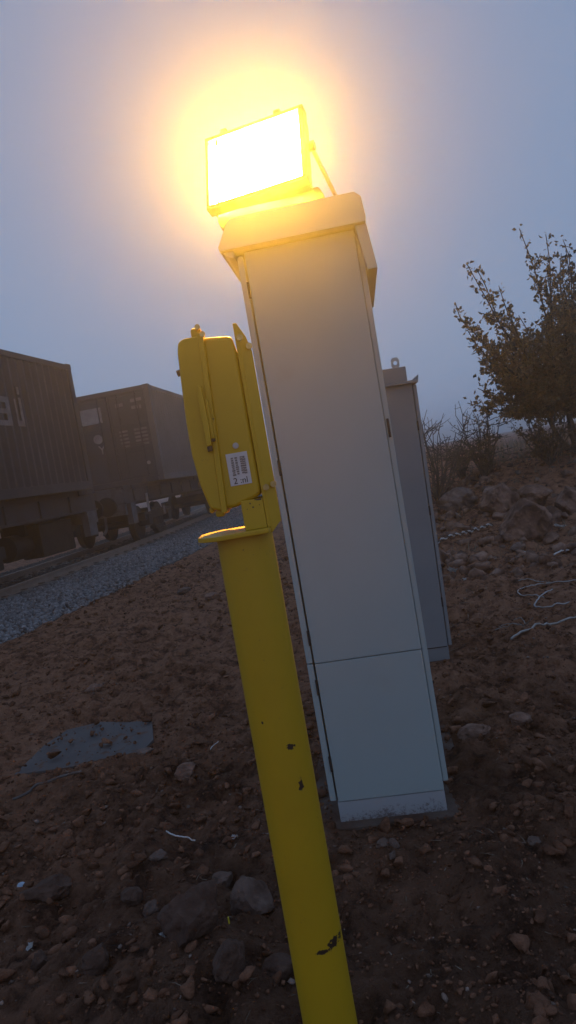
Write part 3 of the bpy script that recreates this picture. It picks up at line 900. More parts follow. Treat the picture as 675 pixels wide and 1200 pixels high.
# back plate with an angled flange
bp = G().prism([(-0.062, 1.2836), (0.18, 1.2836), (0.18, 1.70), (-0.02, 1.70), (-0.062, 1.722)], 0.0565, 0.0640, 'X', 0.001, 1).build("back_plate", M['yellow'], post)
fm = Matrix.Translation((0.0645, -0.0625, 0)) @ Matrix.Rotation(R(38), 4, 'Z')
G().prism([(0.0, 1.27), (0.030, 1.293), (0.030, 1.66), (0.020, 1.692), (0.0, 1.722)], 0.0, 0.006, 'Y', 0.001, 1, fm).build("flange", M['yellow'], bp)
# junction box: body and bulging lid
body = [(-0.022, 1.342), (0.055, 1.352), (0.055, 1.700), (-0.006, 1.708), (-0.016, 1.708)]
G().prism([(-0.030, 1.338), (-0.006, 1.336), (0.050, 1.352), (0.0555, 1.362), (0.0555, 1.660), (0.050, 1.698), (-0.014, 1.704)], -0.062, 0.095, 'Y', 0.010, 3).build("box_body", M['yellow'], post)
lid = G().prism([(-0.0312, 1.333), (-0.058, 1.343), (-0.070, 1.395), (-0.0765, 1.460), (-0.0765, 1.530), (-0.0735, 1.590), (-0.0685, 1.680), (-0.064, 1.700), (-0.052, 1.707), (-0.0155, 1.708)], -0.068, 0.100, 'Y', 0.006, 3).build("box_lid", M['yellow'], post)
# rim between lid and body, with hinge lugs
G().prism([(-0.035, 1.330), (-0.023, 1.330), (-0.008, 1.712), (-0.020, 1.712)], -0.072, 0.104, 'Y', 0.002, 2).build("lid_rim", M['yellow'], lid)
for yy in (-0.055, 0.07):
    G().box((-0.035, yy, 1.704), (-0.012, yy + 0.026, 1.728), 0.006).build("hinge_lug", M['yellow'], lid)
    G().box((-0.050, yy, 1.322), (-0.030, yy + 0.026, 1.338), 0.005).build("hinge_lug", M['yellow'], lid)
G().box((-0.062, -0.05, 1.333), (-0.052, -0.02, 1.345), 0.003).build("hinge_lug", M['yellow'], lid)
G().cyl((-0.079, -0.045, 1.640), (-0.068, -0.045, 1.642), 0.007, n=6).build("bolt", M['hinge'], lid)
G().cyl((-0.018, -0.062, 1.727), (-0.018, -0.055, 1.727), 0.006, n=10).build("bolt", M['brass'], lid)
G().cyl((-0.009, -0.075, 1.708), (-0.009, -0.066, 1.708), 0.006, n=10).build("bolt", M['brass'], lid)
lm = Matrix.Translation((-0.034, -0.074, 1.535))
lv = G().prism([(-0.005, -0.060), (0.004, -0.060), (0.007, -0.02), (0.005, 0.045), (0.0035, 0.068), (-0.0045, 0.068), (-0.007, 0.02)], -0.012, 0.0, 'Y', 0.002, 2, lm).build("latch_lever", M['yellow'], lid)
G().box((0.006, -0.007, -0.045), (0.013, 0.0, 0.038), 0.002, lm).build("latch_keeper", M['yellow'], lv)
G().box((-0.006, -0.010, -0.072), (0.005, 0.0, -0.0605), 0.002, lm).build("latch_pin", M['hinge'], lv)
G().box((0.004, -0.009, -0.053), (0.014, -0.001, -0.046), 0.002, lm).build("latch_pin", M['hinge'], lv)
G().cyl((0.019, -0.0655, 1.467), (0.019, -0.0615, 1.467), 0.0065, n=14).cyl((0.019, -0.0668, 1.467), (0.019, -0.0655, 1.467), 0.003, n=6).build("screw", M['galv'], post)
st = G().box((-0.006, -0.0632, 1.383), (0.040, -0.0618, 1.452), 0.0).build("sticker", M['sticker'], post)
sk = G()
for cx_, rows in ((0.006, 9), (0.0145, 9), (0.0255, 11), (0.031, 11)):
    zz = 1.443
    for i in range(rows):
        h = 0.0028 + 0.0016 * random.random()
        w_ = 0.0022 + 0.0016 * random.random()
        sk.box((cx_ - w_, -0.0640, zz - h), (cx_ + w_, -0.0633, zz))
        zz -= h + 0.0012
        if zz < 1.405: break
sk.build("printed_lines", M['ink_grey'], st)
text_mesh("printed_code", "2 :nl", 0.0185, M['ink'], st, (0.017, -0.0636, 1.392), (R(90), 0, 0), 0.0003)
for (x, z, yq) in ((0.067, 1.689, -0.066), (0.083, 1.671, -0.052), (0.068, 1.369, -0.066), (0.084, 1.373, -0.052)):
    G().cyl((x, yq - 0.006, z), (x, yq + 0.004, z), 0.0072, n=6).cyl((x, yq + 0.004, z), (x, yq + 0.02, z), 0.004, n=8).build("bolt", M['brass'], bp)

# ---------------------------------------------------------------- loose things on the ground
def gz(x, y):
    return float(ground_z(np.array([x]), np.array([y]))[0])

def gsoft(x, y, k=0.07):
    a = np.array([0, k, -k, 0, 0, k * .7, -k * .7, k * .7, -k * .7]); b = np.array([0, 0, 0, k, -k, k * .7, k * .7, -k * .7, -k * .7])
    z = ground_z(x + a, y + b)
    return float(0.5 * z.mean() + 0.5 * z.max())

def rock(x, y, sx, sy, sz, rz, mat, label, seed, sink=0.18, sub=4, group="rocks lying on the soil"):
    r = np.random.default_rng(seed)
    V, F = ico(sub)
    d = 1 + 0.22 * fbm(V[:, 0] * 1.2 + seed, V[:, 1] * 1.2, V[:, 2] * 1.2 + 3 * seed, 3, seed)
    q = V * d[:, None]
    for _ in range(9):
        nn = r.normal(size=3); nn /= np.linalg.norm(nn)
        c = 0.60 + 0.28 * r.random()
        s = q @ nn
        q = q - (np.maximum(s - c, 0) * 0.93)[:, None] * nn
    q = q + 0.105 * fbm(q[:, 0] * 2.0 + 7, q[:, 1] * 2.0, q[:, 2] * 2.0 + seed, 5, seed + 5, 0.5)[:, None] * V
    q = q * np.array([sx / 2, sy / 2, sz / 2])
    q[:, 2] += sz / 2 * (1 - 2 * sink)
    o = np_mesh("rock", q, F, mat, smooth=True)
    shade(o.data, 24)
    o.location = (x, y, gsoft(x, y, 0.25 * sx) - 0.04 * sz); o.rotation_euler = (0, 0, rz)
    return tag(o, label, "rock", group)
RR, RP = M['rock_red'], M['rock_pale']
ROCKS = []
exec_rocks = [
    (2.76, 8.25, 0.74, 0.52, 0.58, 0.3, RR, "largest brown boulder on the slope, beside the end of the twisted white rope"),
    (2.90, 9.75, 0.72, 0.5, 0.54, 0.9, RR, "rounded brown boulder just up-slope of the largest boulder"),
    (2.54, 10.45, 0.56, 0.4, 0.42, 0.1, RP, "pale flat-topped boulder closest to the slim grey cabinet"),
    (3.70, 9.25, 0.50, 0.4, 0.46, 1.1, RR, "dark boulder under the tree, cut by the photo edge"),
    (3.40, 9.75, 0.52, 0.35, 0.34, 2.1, RR, "low brown boulder adjoining the rounded boulder on its tree side"),
    (2.46, 7.72, 0.19, 0.15, 0.12, 0.4, RP, "small pale stone at the foot of the largest boulder"),
    (-0.315, 2.13, 0.150, 0.13, 0.150, 0.5, RP, "upright pinkish boulder right beside the foot of the yellow post"),
    (-0.475, 1.98, 0.215, 0.16, 0.150, 0.6, RR, "big angular dark rock leaning by the pinkish boulder near the post"),
    (-1.09, 2.45, 0.185, 0.12, 0.085, 0.35, RR, "long dark rock beside the pale blue cap"),
    (-0.685, 2.52, 0.075, 0.055, 0.045, 0.2, RP, "small pale pointed stone alone below the white crescent strip"),
    (-0.445, 2.36, 0.085, 0.07, 0.065, 0.2, RP, "small pale blocky stone just above the pinkish boulder"),
    (-0.765, 1.94, 0.10, 0.085, 0.080, 0.9, RR, "round dark stone at the bottom of the photo, with the grass scrap beside it"),
    (-0.73, 2.26, 0.095, 0.08, 0.07, 1.9, RR, "dark egg-shaped stone in the middle of the lower soil"),
    (-0.66, 2.20, 0.055, 0.04, 0.06, 0.9, RP, "thin pale stone standing next to the egg-shaped stone"),
    (-0.965, 2.02, 0.06, 0.05, 0.07, 0.9, RR, "narrow upright stone lowest on the soil, near the photo corner"),
    (-0.36, 1.80, 0.13, 0.10, 0.09, 1.4, RR, "low broken rock below the angular rock at the post foot"),
    (-0.235, 1.86, 0.10, 0.09, 0.08, 0.1, RR, "squat brown stone tucked against the lower post"),
    (0.165, 2.36, 0.050, 0.035, 0.05, 0.7, RP, "pale stone in the little cluster in front of the tall cabinet's plinth"),
    (0.125, 2.33, 0.045, 0.04, 0.035, 0.2, RP, "grey chip of the cluster in front of the plinth, nearest the yellow post"),
    (0.150, 2.27, 0.040, 0.022, 0.030, 1.0, RP, "thin sliver of stone under the little cluster before the plinth"),
    (0.62, 2.24, 0.05, 0.055, 0.02, 0.5, RP, "flat pinkish flake of stone lying alone right of the plinth"),
    (0.69, 3.22, 0.19, 0.13, 0.09, 0.2, RR, "flat brown rock beside the concrete pad"),
    (0.93, 3.30, 0.13, 0.10, 0.055, 0.6, RR, "half-buried brown rock further out from the concrete pad"),
    (-1.62, 5.05, 0.13, 0.11, 0.08, 0.4, RR, "dark clod-like rock beyond the grey sheet at the photo edge"),
    (-1.55, 9.3, 0.22, 0.15, 0.11, 0.4, RP, "pale stone at the edge of the ballast, nearest the yellow post"),
    (-1.05, 8.2, 0.24, 0.18, 0.12, 1.4, RR, "dark rock on bare soil below the ballast edge by the post"),
    (-0.98, 3.66, 0.11, 0.08, 0.05, 0.3, RP, "pale stone at the corner of the grey sheet"),
    (-0.70, 3.30, 0.13, 0.10, 0.07, 0.8, RR, "brown rock between the grey sheet and the yellow post"),
]
for i, a in enumerate(exec_rocks):
    x, y, sx, sy, sz, rz, m, lab = a
    near_ = y < 6
    if y < 3: m = M['rock_dimmed'] if m is RR else M['rock_dimmed_pale']  # nearest rocks take the copies with the light falloff painted in
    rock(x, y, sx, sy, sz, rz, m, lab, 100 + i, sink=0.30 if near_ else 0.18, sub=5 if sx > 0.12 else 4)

# flat grey sheet with clods on it
Vp = [(-1.72, 3.75), (-1.50, 3.72), (-1.02, 3.70), (-0.97, 3.89), (-1.04, 4.22), (-1.20, 4.26), (-1.39, 4.36), (-1.60, 4.33), (-1.68, 4.12)]
cxp, cyp = -1.36, 4.05
sheet = G().prism([(x - cxp, y - cyp) for x, y in Vp], 0.0, 0.020, 'Z', 0.002, 1).build("grey_sheet", M['plate'], loc=(cxp, cyp, -0.003))
tag(sheet, "weathered flat grey sheet lying on the soil with clods on top", "sheet")
sheet.rotation_euler = (R(1.0), R(-0.6), 0)

def tube(name, pts, r, mat, label, cat, group=None, n=8, follow=True, sub=6, lift=0.0):
    P = [Vector(p) for p in pts]
    Q = []
    for i in range(len(P) - 1):
        a = P[max(i - 1, 0)]; b, c = P[i], P[i + 1]; d = P[min(i + 2, len(P) - 1)]
        for s in range(sub):
            t = s / sub
            Q.append(0.5 * ((2 * b) + (c - a) * t + (2 * a - 5 * b + 4 * c - d) * t * t + (3 * b - a - 3 * c + d) * t ** 3))
    Q.append(P[-1])
    if follow:
        for q in Q:
            q.z += gsoft(q.x, q.y, 0.12) + r
    o0 = Q[0].copy()
    V, F = [], []
    up = Vector((0, 0, 1))
    for i, q in enumerate(Q):
        d = (Q[min(i + 1, len(Q) - 1)] - Q[max(i - 1, 0)]).normalized()
        s = d.cross(up); s = s.normalized() if s.length > 1e-4 else Vector((1, 0, 0)); u = s.cross(d)
        for k in range(n):
            a = 2 * math.pi * k / n
            V.append((q + (s * math.cos(a) + u * math.sin(a)) * r - o0)[:])
    for i in range(len(Q) - 1):
        for k in range(n):
            F.append((i * n + k, i * n + (k + 1) % n, (i + 1) * n + (k + 1) % n, (i + 1) * n + k))
    o = np_mesh(name, V, F, mat, smooth=True)
    o.location = o0
    return tag(o, label, cat, group)

rod = tube("metal_strip", [(-1.60, 3.42, 0.012), (-1.50, 3.455, 0.014), (-1.38, 3.47, 0.014), (-1.26, 3.49, 0.010)], 0.007, M['plate'], "thin grey metal strip lying below the grey sheet", "strip")
tube("cable", [(3.1, 5.95, 0.01), (2.7, 5.98, 0.012), (2.3, 6.02, 0.012), (2.11, 6.06, 0.012), (1.95, 6.07, 0.012), (1.83, 5.93, 0.012), (1.79, 5.72, 0.012), (1.85, 5.58, 0.012), (1.88, 5.46, 0.008)], 0.0048, M['cable'], "thin white cable bent in a hook, upper one of the pair on the soil", "cable", "cables on the soil")
tube("cable", [(2.02, 5.64, 0.03), (1.91, 5.55, 0.02), (1.79, 5.37, 0.012), (1.73, 5.26, 0.012), (1.76, 5.17, 0.012), (1.86, 5.14, 0.012), (1.98, 5.16, 0.012), (2.2, 5.22, 0.01), (2.8, 5.25, 0.01)], 0.0058, M['cable'], "white cable bent in a wider hook, lower one of the pair", "cable", "cables on the soil")
tube("cable", [(1.30, 4.52, 0.0), (1.38, 4.55, 0.010), (1.58, 4.68, 0.014), (1.72, 4.75, 0.014), (1.88, 4.80, 0.012), (2.3, 4.86, 0.01), (2.7, 4.85, 0.01)], 0.0075, M['cable_grey'], "thicker straight pale cable lying nearest the slim cabinet", "cable", "cables on the soil")
tube("cable", [(1.98, 6.36, 0.0), (2.05, 6.33, 0.008), (2.13, 6.22, 0.006), (2.18, 6.12, 0.0)], 0.0045, M['cable_grey'], "short grey cable end just beyond the white hooks", "cable", "cables on the soil")
for i, (x, y, dx, dy, lab) in enumerate([(1.28, 4.86, 0.18, -0.16, "lowest grey wire strand, crossing the pale cable's tail"), (1.36, 4.98, 0.14, -0.14, "dull wire strand in the middle of the tangle by the pale cable"), (1.50, 5.06, 0.04, -0.13, "short thin wire strand on top of the tangle"), (1.62, 5.00, -0.12, -0.16, "brownish wire strand at the outer side of the tangle")]):
    tube("wire", [(x, y, 0.004), (x + dx * .5 + 0.02, y + dy * .5 + 0.02, 0.02), (x + dx, y + dy, 0.006)], 0.003, M['cable_grey'] if i != 3 else M['twig'], lab, "wire", "wire strands by the cable", n=6)
tube("plastic_strip", [(-0.69, 2.70, 0.006), (-0.665, 2.665, 0.006), (-0.62, 2.640, 0.006), (-0.57, 2.635, 0.004)], 0.0028, M['plastic'], "white crescent of cut plastic strip on the dark soil", "strip")
tube("plastic_strip", [(-0.60, 3.52, 0.004), (-0.585, 3.55, 0.008), (-0.565, 3.60, 0.006)], 0.0025, M['plastic'], "short pale straw-like strip between the sheet and the post", "strip")
tube("plastic_strip", [(2.63, 7.15, 0.004), (2.71, 7.19, 0.02), (2.81, 7.20, 0.012)], 0.009, M['plastic'], "bright white strip on the slope, close to the photo edge", "strip")
# rope of two twisted strands
rp = [Vector((1.60, 8.70, 0)), Vector((2.02, 8.95, 0)), Vector((2.33, 9.10, 0)), Vector((2.62, 9.12, 0))]
rope = tag(empty("rope", (1.60, 8.70, gsoft(1.60, 8.70))), "white and dark twisted rope lying on the slope behind the slim cabinet", "rope")
Nn = 150
for st_ in range(2):
    V, F = [], []
    for i in range(Nn + 1):
        t = i / Nn * 3
        k = min(int(t), 2); q = rp[k].lerp(rp[k + 1], t - k)
        a = i * 0.42 + st_ * math.pi
        c = Vector((q.x, q.y, gsoft(q.x, q.y, 0.15) + 0.026)) + Vector((0, 0.013 * math.cos(a), 0.013 * math.sin(a))) - rope.location
        for m_ in range(6):
            e = 2 * math.pi * m_ / 6
            V.append((c.x, c.y + 0.0115 * math.cos(e), c.z + 0.0115 * math.sin(e)))
    for i in range(Nn):
        for m_ in range(6):
            F.append((i * 6 + m_, i * 6 + (m_ + 1) % 6, (i + 1) * 6 + (m_ + 1) % 6, (i + 1) * 6 + m_))
    np_mesh("strand", V, F, M['plastic'] if st_ == 0 else M['rust'], rope, smooth=True)

# bottle cap, scraps
cap = G().cyl((0, 0, 0), (0, 0, 0.014), 0.015, 0.014, n=24).cyl((0, 0, 0.014), (0, 0, 0.016), 0.014, 0.012, n=24).build("bottle_cap", M['blue_cap'], loc=(-1.225, 2.555, gz(-1.225, 2.555) + 0.02))
cap.rotation_euler = (R(65), R(12), R(-10))
tag(cap, "pale blue plastic bottle cap lying by the long dark rock", "bottle cap")
def scrap(x, y, s, mat, label, seed, name="plastic_scrap"):
    r = random.Random(seed)
    bm = bmesh.new()
    k = 6
    grid = [[bm.verts.new(((i / k - .5) * s * (1 + .3 * r.random()), (j / k - .5) * s * 0.6 * (1 + .4 * r.random()), 0.25 * s * r.random() + 0.3 * s * (i / k - .5) ** 2)) for j in range(k + 1)] for i in range(k + 1)]
    for i in range(k):
        for j in range(k):
            bm.faces.new((grid[i][j], grid[i + 1][j], grid[i + 1][j + 1], grid[i][j + 1]))
    bmesh.ops.solidify(bm, geom=bm.faces[:], thickness=0.0015)
    me = bpy.data.meshes.new(name); bm.to_mesh(me); bm.free(); me.materials.append(mat)
    o = link(bpy.data.objects.new(name, me)); o.location = (x, y, gz(x, y) + 0.008); o.rotation_euler = (r.uniform(-.3, .3), r.uniform(-.3, .3), r.uniform(0, 6))
    return tag(o, label, "scrap", "plastic litter on the soil")
scrap(2.41, 7.40, 0.06, M['plastic'], "crumpled white plastic scrap below the largest boulder", 1)
scrap(2.46, 7.15, 0.07, M['plastic'], "second crumpled white scrap, between the largest boulder and the bright strip", 2)
scrap(3.27, 8.56, 0.12, M['plastic'], "shiny plastic scrap right beside the largest boulder's outer end", 3)
scrap(1.57, 7.15, 0.09, M['cable_grey'], "dull torn scrap on the soil just behind the slim cabinet", 4)
scrap(1.61, 6.85, 0.05, M['plastic'], "tiny white scrap close to the dull torn scrap", 5)
scrap(-0.56, 1.98, 0.035, M['plastic'], "pale torn scrap near the bottom of the photo, by the round dark stone", 6)
scrap(-1.05, 2.16, 0.03, M['plastic'], "tiny pale scrap on the soil below the long dark rock", 7)
scrap(-0.42, 2.62, 0.03, M['plastic'], "tiny pale flake by the post, above the blocky stone", 8)
G().box((-0.002, -0.002, 0), (0.002, 0.002, 0.02), 0.0005).build("plastic_bit", M['yellow_bit'], loc=(-0.365, 1.93, gz(-0.365, 1.93) + 0.03))
tag(bpy.data.objects["plastic_bit"], "tiny bright yellow plastic bit standing by the angular rock", "plastic bit")

# rubble: crumbs, clods and pebbles nobody could count
def rubble(n, smin, smax, power, mat, name, label, seed, sub, flat=0.65, xr=(-3.2, 4.2), yr=(1.2, 13.5), sink=0.25):
    r = np.random.default_rng(seed)
    y = yr[0] + (yr[1] - yr[0]) * r.random(n) ** 1.9
    half = 0.55 * y + 0.5
    x = r.uniform(-1, 1, n) * half + 0.05 * y
    patch = fbm(x * 1.1, y * 1.1, 0, 3, seed)
    k = (r.random(n) < 0.68 + 0.7 * patch) & (track_off(x, y) > 3.0) & (x < 4.6)
    for cx, cy, rx, ry in ((0.21, 2.93, 0.24, 0.36), (-0.105, 1.563, 0.075, 0.075), (0.70, 4.72, 0.24, 0.28)):
        k &= ~((np.abs(x - cx) < rx) & (np.abs(y - cy) < ry))
    x, y = x[k], y[k]
    s = smin + (smax - smin) * r.random(len(x)) ** power
    s = s * np.interp(y, [2, 8, 14], [1, 1.3, 1.9])
    on_sheet = (x > -1.68) & (x < -1.05) & (y > 3.76) & (y < 4.34)
    drop = on_sheet & (r.random(len(x)) > 0.30)
    x, y, s, on_sheet = x[~drop], y[~drop], s[~drop], on_sheet[~drop]
    z = ground_z(x, y) + s * flat * (0.5 - sink)
    z = np.where(on_sheet, 0.028 + s * flat * 0.4, z)
    on_pad = (np.abs(x - 0.27) < 0.44) & (np.abs(y - 2.99) < 0.48)
    z = np.where(on_pad, 0.010 + s * flat * 0.4, z)
    o = scatter(name, np.stack([x, y, z], -1), s, 9, mat, flat, seed=seed, sub=sub, rough=0.42)
    return tag(o, label, "rubble", None, "stuff")
rubble(24000, 0.005, 0.036, 4.2, M['clod'], "soil_clods", "crumbly dark brown soil clods scattered over the ground", 21, 2, 0.75)
rubble(42000, 0.003, 0.013, 2.2, M['clod'], "soil_crumbs", "fine dark brown soil crumbs over the ground", 24, 1, 0.8)
rubble(6000, 0.003, 0.015, 3.5, M['pebble'], "pebbles", "pale pebbles and stone chips mixed into the soil", 22, 1, 0.6)
def bank_rubble(n, smin, smax, seed, mat, name, label):
    r = np.random.default_rng(seed)
    y = r.uniform(6.6, 12.5, n); x = 1.2 + r.random(n) * 4.2
    k = (r.random(n) < 0.45 + 0.8 * fbm(x * 1.3, y * 1.3, 0, 3, seed)) & (x < 0.5 * y) & ~((x < 2.75) & (np.abs(y - 8.72 - 0.42 * (x - 1.6)) < 0.3))
    x, y = x[k], y[k]
    s = smin + (smax - smin) * r.random(len(x)) ** 3.5
    o = scatter(name, np.stack([x, y, ground_z(x, y) + s * 0.2], -1), s, 9, mat, 0.75, seed=seed, sub=2, rough=0.42)
    tag(o, label, "rubble", None, "stuff")
bank_rubble(2600, 0.02, 0.15, 61, M['rock_red'], "bank_rubble", "broken reddish stones strewn over the slope below the trees")
bank_rubble(1200, 0.015, 0.08, 62, M['rock_pale'], "bank_rubble", "paler broken stones strewn over the slope below the trees")
def strands(name, n, seed, mat, length, width, area, label, upright=0.15, zoff=0.004, parent=None, mask=None):
    r = np.random.default_rng(seed)
    x = r.uniform(area[0], area[1], n); y = r.uniform(area[2], area[3], n)
    if mask is not None:
        k = mask(x, y); x, y = x[k], y[k]; n = len(x)
    z = ground_z(x, y) + zoff
    a = r.uniform(0, 6.283, n); L = length * (0.4 + r.random(n)); el = np.abs(r.normal(0, upright, n))
    d = np.stack([np.cos(a) * np.cos(el), np.sin(a) * np.cos(el), np.sin(el)], -1)
    s = np.stack([-np.sin(a), np.cos(a), np.zeros(n)], -1) * (width * (0.6 + 0.8 * r.random(n)))[:, None]
    b = np.stack([x, y, z], -1)
    bend = np.stack([r.normal(0, .25, n), r.normal(0, .25, n), -0.25 * np.sin(el)], -1) * L[:, None]
    mid = b + d * (L * 0.5)[:, None]; tip = b + d * L[:, None] + bend * 0.5
    th = np.array([0, 0, 1.0]) * (width * 0.5)
    V = np.stack([b - s, b + s, mid + s * .8 + th, mid - s * .8 + th, tip], 1).reshape(-1, 3)
    o_ = (np.arange(n) * 5)[:, None]
    F = np.concatenate([o_ + [0, 1, 2], o_ + [0, 2, 3], o_ + [3, 2, 4]])
    ob = np_mesh(name, V, F, mat, parent)
    return tag(ob, label, "debris", None, "stuff")
strands("dead_straw", 900, 31, M['straw'], 0.035, 0.0012, (-1.8, 1.6, 1.6, 5.5), "bits of dead straw and root lying on the soil", mask=lambda x, y: np.abs(x) < 0.5 * y)
strands("dead_straw", 1100, 33, M['straw'], 0.09, 0.003, (0.9, 4.5, 4.5, 11), "dead straw and shavings strewn over the slope", mask=lambda x, y: x < 0.55 * y)

# ---------------------------------------------------------------- vegetation
def grow_tubes(paths, n=6):
    V, F = [], []
    for pts, r0, r1 in paths:
        b0 = len(V); m = len(pts)
        for i, q in enumerate(pts):
            q = Vector(q)
            d = (Vector(pts[min(i + 1, m - 1)]) - Vector(pts[max(i - 1, 0)])).normalized()
            ref = Vector((0, 1, 0)) if abs(d.y) < 0.8 else Vector((1, 0, 0))
            s = d.cross(ref).normalized(); u = s.cross(d)
            r = r0 + (r1 - r0) * i / max(1, m - 1)
            for k in range(n):
                a = 2 * math.pi * k / n
                V.append((q + (s * math.cos(a) + u * math.sin(a)) * r)[:])
        for i in range(m - 1):
            for k in range(n):
                F.append((b0 + i * n + k, b0 + i * n + (k + 1) % n, b0 + (i + 1) * n + (k + 1) % n, b0 + (i + 1) * n + k))
    return V, F

def wander(a, b, seg, amp, r, up=0.0):
    a, b = Vector(a), Vector(b)
    L = (b - a).length
    pts = []
    off = Vector((0, 0, 0))
    for i in range(seg + 1):
        t = i / seg
        if 0 < i < seg:
            off += Vector((r.gauss(0, 1), r.gauss(0, 1), r.gauss(0, .6))) * amp * L / seg
        arch = Vector((0, 0, 1)) * (-up * L * math.sin(math.pi * t))
        pts.append(a.lerp(b, t) + off * (1 if i < seg else 0.5) + arch)
    return pts

def leaves_mesh(name, C, Dr, Sz, mat, parent, r, droop=0.4):
    """folded leaf: two quads along a midrib"""
    n = len(C)
    C = np.array(C); Dr = np.array(Dr); Sz = np.array(Sz)
    Dr = Dr + r.normal(0, 0.75, (n, 3)); Dr[:, 2] -= droop
    Dr /= np.linalg.norm(Dr, axis=1)[:, None] + 1e-9
    s = np.cross(Dr, r.normal(size=(n, 3))); s /= np.linalg.norm(s, axis=1)[:, None] + 1e-9
    u = np.cross(s, Dr)
    L = Sz[:, None]; Wd = L * r.uniform(0.26, 0.40, (n, 1)); fold = u * Wd * 0.35
    b = C; m1 = C + Dr * L * 0.45; t = C + Dr * L
    V = np.stack([b, m1 + s * Wd + fold, t, m1 - s * Wd + fold, m1], 1).reshape(-1, 3)
    o_ = (np.arange(n) * 5)[:, None]
    F = np.concatenate([o_ + [0, 1, 4], o_ + [4, 1, 2], o_ + [0, 4, 3], o_ + [4, 3, 2]])
    return np_mesh(name, V, F, mat, parent)

def tree(base, tips, label, seed, leaf, leaf_size, trunk_r, twigs=9, per_twig=9, crown_dense=1.0, low=0.25, name="tree"):
    r = random.Random(seed); nr = np.random.default_rng(seed)
    e = tag(empty(name, base), label, "tree", "trees on the bank")
    paths, C, Dd, Sz = [], [], [], []
    trunks = []
    stem_n = max(3, len(tips) // 5)
    forks = []
    for k in range(stem_n):
        a = 2 * math.pi * k / stem_n + r.random()
        f = Vector((0.42 * math.cos(a), 0.38 * math.sin(a), 0.55 + 0.5 * r.random()))
        p = wander((0.06 * math.cos(a), 0.06 * math.sin(a), -0.1), f, 6, 0.12, r)
        paths.append((p, trunk_r, trunk_r * 0.62)); forks.append(f)
    for tip in tips:
        tip = Vector(tip) - Vector(base)
        f = min(forks, key=lambda q: (q - tip * 0.35).length + r.random() * 0.35)
        seg = 10
        p = wander(f, tip, seg, 0.10, r, 0.10)
        paths.append((p, trunk_r * 0.5, 0.006))
        L = (tip - f).length
        # leaves crowd the shoot itself
        for i in range(2, seg + 1):
            q = p[i]; d = (p[i] - p[i - 1]).normalized()
            nl = int(per_twig * 1.1)
            for _ in range(nl):
                t = r.random()
                c = p[i - 1].lerp(p[i], t) + Vector((r.gauss(0, .05), r.gauss(0, .05), r.gauss(0, .05)))
                C.append(c[:]); Dd.append(((d * 0.4 + Vector((r.gauss(0, 1), r.gauss(0, 1), r.gauss(0, 1))) * 0.6))[:]); Sz.append(leaf_size * r.uniform(.6, 1.25))
        for _ in range(twigs):
            i = min(int(2 + (seg - 3) * r.random() ** 1.5), seg - 1)
            q = p[i]; fr = i / seg
            ln = L * r.uniform(0.10, 0.28) * (1.25 - fr)
            d = (p[i + 1] - p[i]).normalized()
            side = Vector((r.gauss(0, 1), r.gauss(0, 1), r.gauss(0.1, .6))).normalized()
            t2 = q + (d * 0.7 + side * 0.8).normalized() * ln
            pp = wander(q, t2, 5, 0.12, r)
            paths.append((pp, 0.007, 0.003))
            nl = int(per_twig * 2.2 * crown_dense * (1.35 - fr))
            for _ in range(nl):
                t = r.random()
                k = min(int(t * 5), 4); c = pp[k].lerp(pp[k + 1], t * 5 - k) + Vector((r.gauss(0, .04), r.gauss(0, .04), r.gauss(0, .04)))
                C.append(c[:]); Dd.append((d * 0.3 + side * 0.5)[:]); Sz.append(leaf_size * r.uniform(.55, 1.2))
    V, F = grow_tubes(paths)
    np_mesh("trunk", V, F, M['bark'], e, smooth=True)
    leaves_mesh("crown", C, Dd, Sz, leaf, e, nr)
    return e

TB = (4.75, 11.2, gz(4.75, 11.2))
tips = [(4.22, 11.0, 4.48), (4.65, 11.1, 4.30), (3.34, 10.9, 4.02), (3.55, 11.2, 3.98), (3.14, 10.8, 3.45), (3.05, 11.1, 1.95), (3.35, 10.8, 2.55), (3.95, 11.4, 3.75), (3.80, 10.6, 3.25), (4.35, 10.5, 3.55),
        (3.45, 11.5, 3.0), (3.7, 10.4, 2.3), (4.1, 10.3, 2.8), (4.6, 10.4, 3.2), (5.1, 11.5, 4.1), (5.4, 10.8, 3.6), (5.9, 11.2, 3.2), (6.2, 11.5, 2.6), (5.6, 10.4, 2.6), (4.9, 10.2, 2.4), (3.9, 11.8, 2.6), (4.4, 12.0, 3.3), (5.2, 12.2, 3.5), (3.6, 11.0, 1.75), (4.2, 10.6, 1.9), (3.3, 11.2, 2.15), (3.5, 10.7, 2.75), (3.85, 11.0, 2.05), (4.5, 10.7, 2.5), (4.05, 11.3, 3.2), (3.25, 11.0, 3.05), (4.75, 10.7, 3.7)]
tree(TB, tips, "autumn tree with thinning orange-brown leaves and upright shoots on the bank", 5, M['leaf'], 0.088, 0.05, twigs=14, per_twig=12, crown_dense=1.25)
TB2 = (5.75, 12.6, gz(5.75, 12.6))
tips2 = []
r_ = random.Random(9)
for k in range(26):
    a = r_.uniform(0, 6.283); h = r_.uniform(1.6, 4.55)
    rad = 0.75 * (1 - 0.72 * sstep(2.0, 4.6, h)) + 0.08
    tips2.append((5.85 + rad * math.cos(a), 12.6 + rad * math.sin(a), h + 0.2))
tree(TB2, tips2, "dense dark narrow tree cut off by the photo edge behind the autumn tree", 8, M['leaf_dark'], 0.09, 0.06, twigs=10, per_twig=11, crown_dense=1.3)

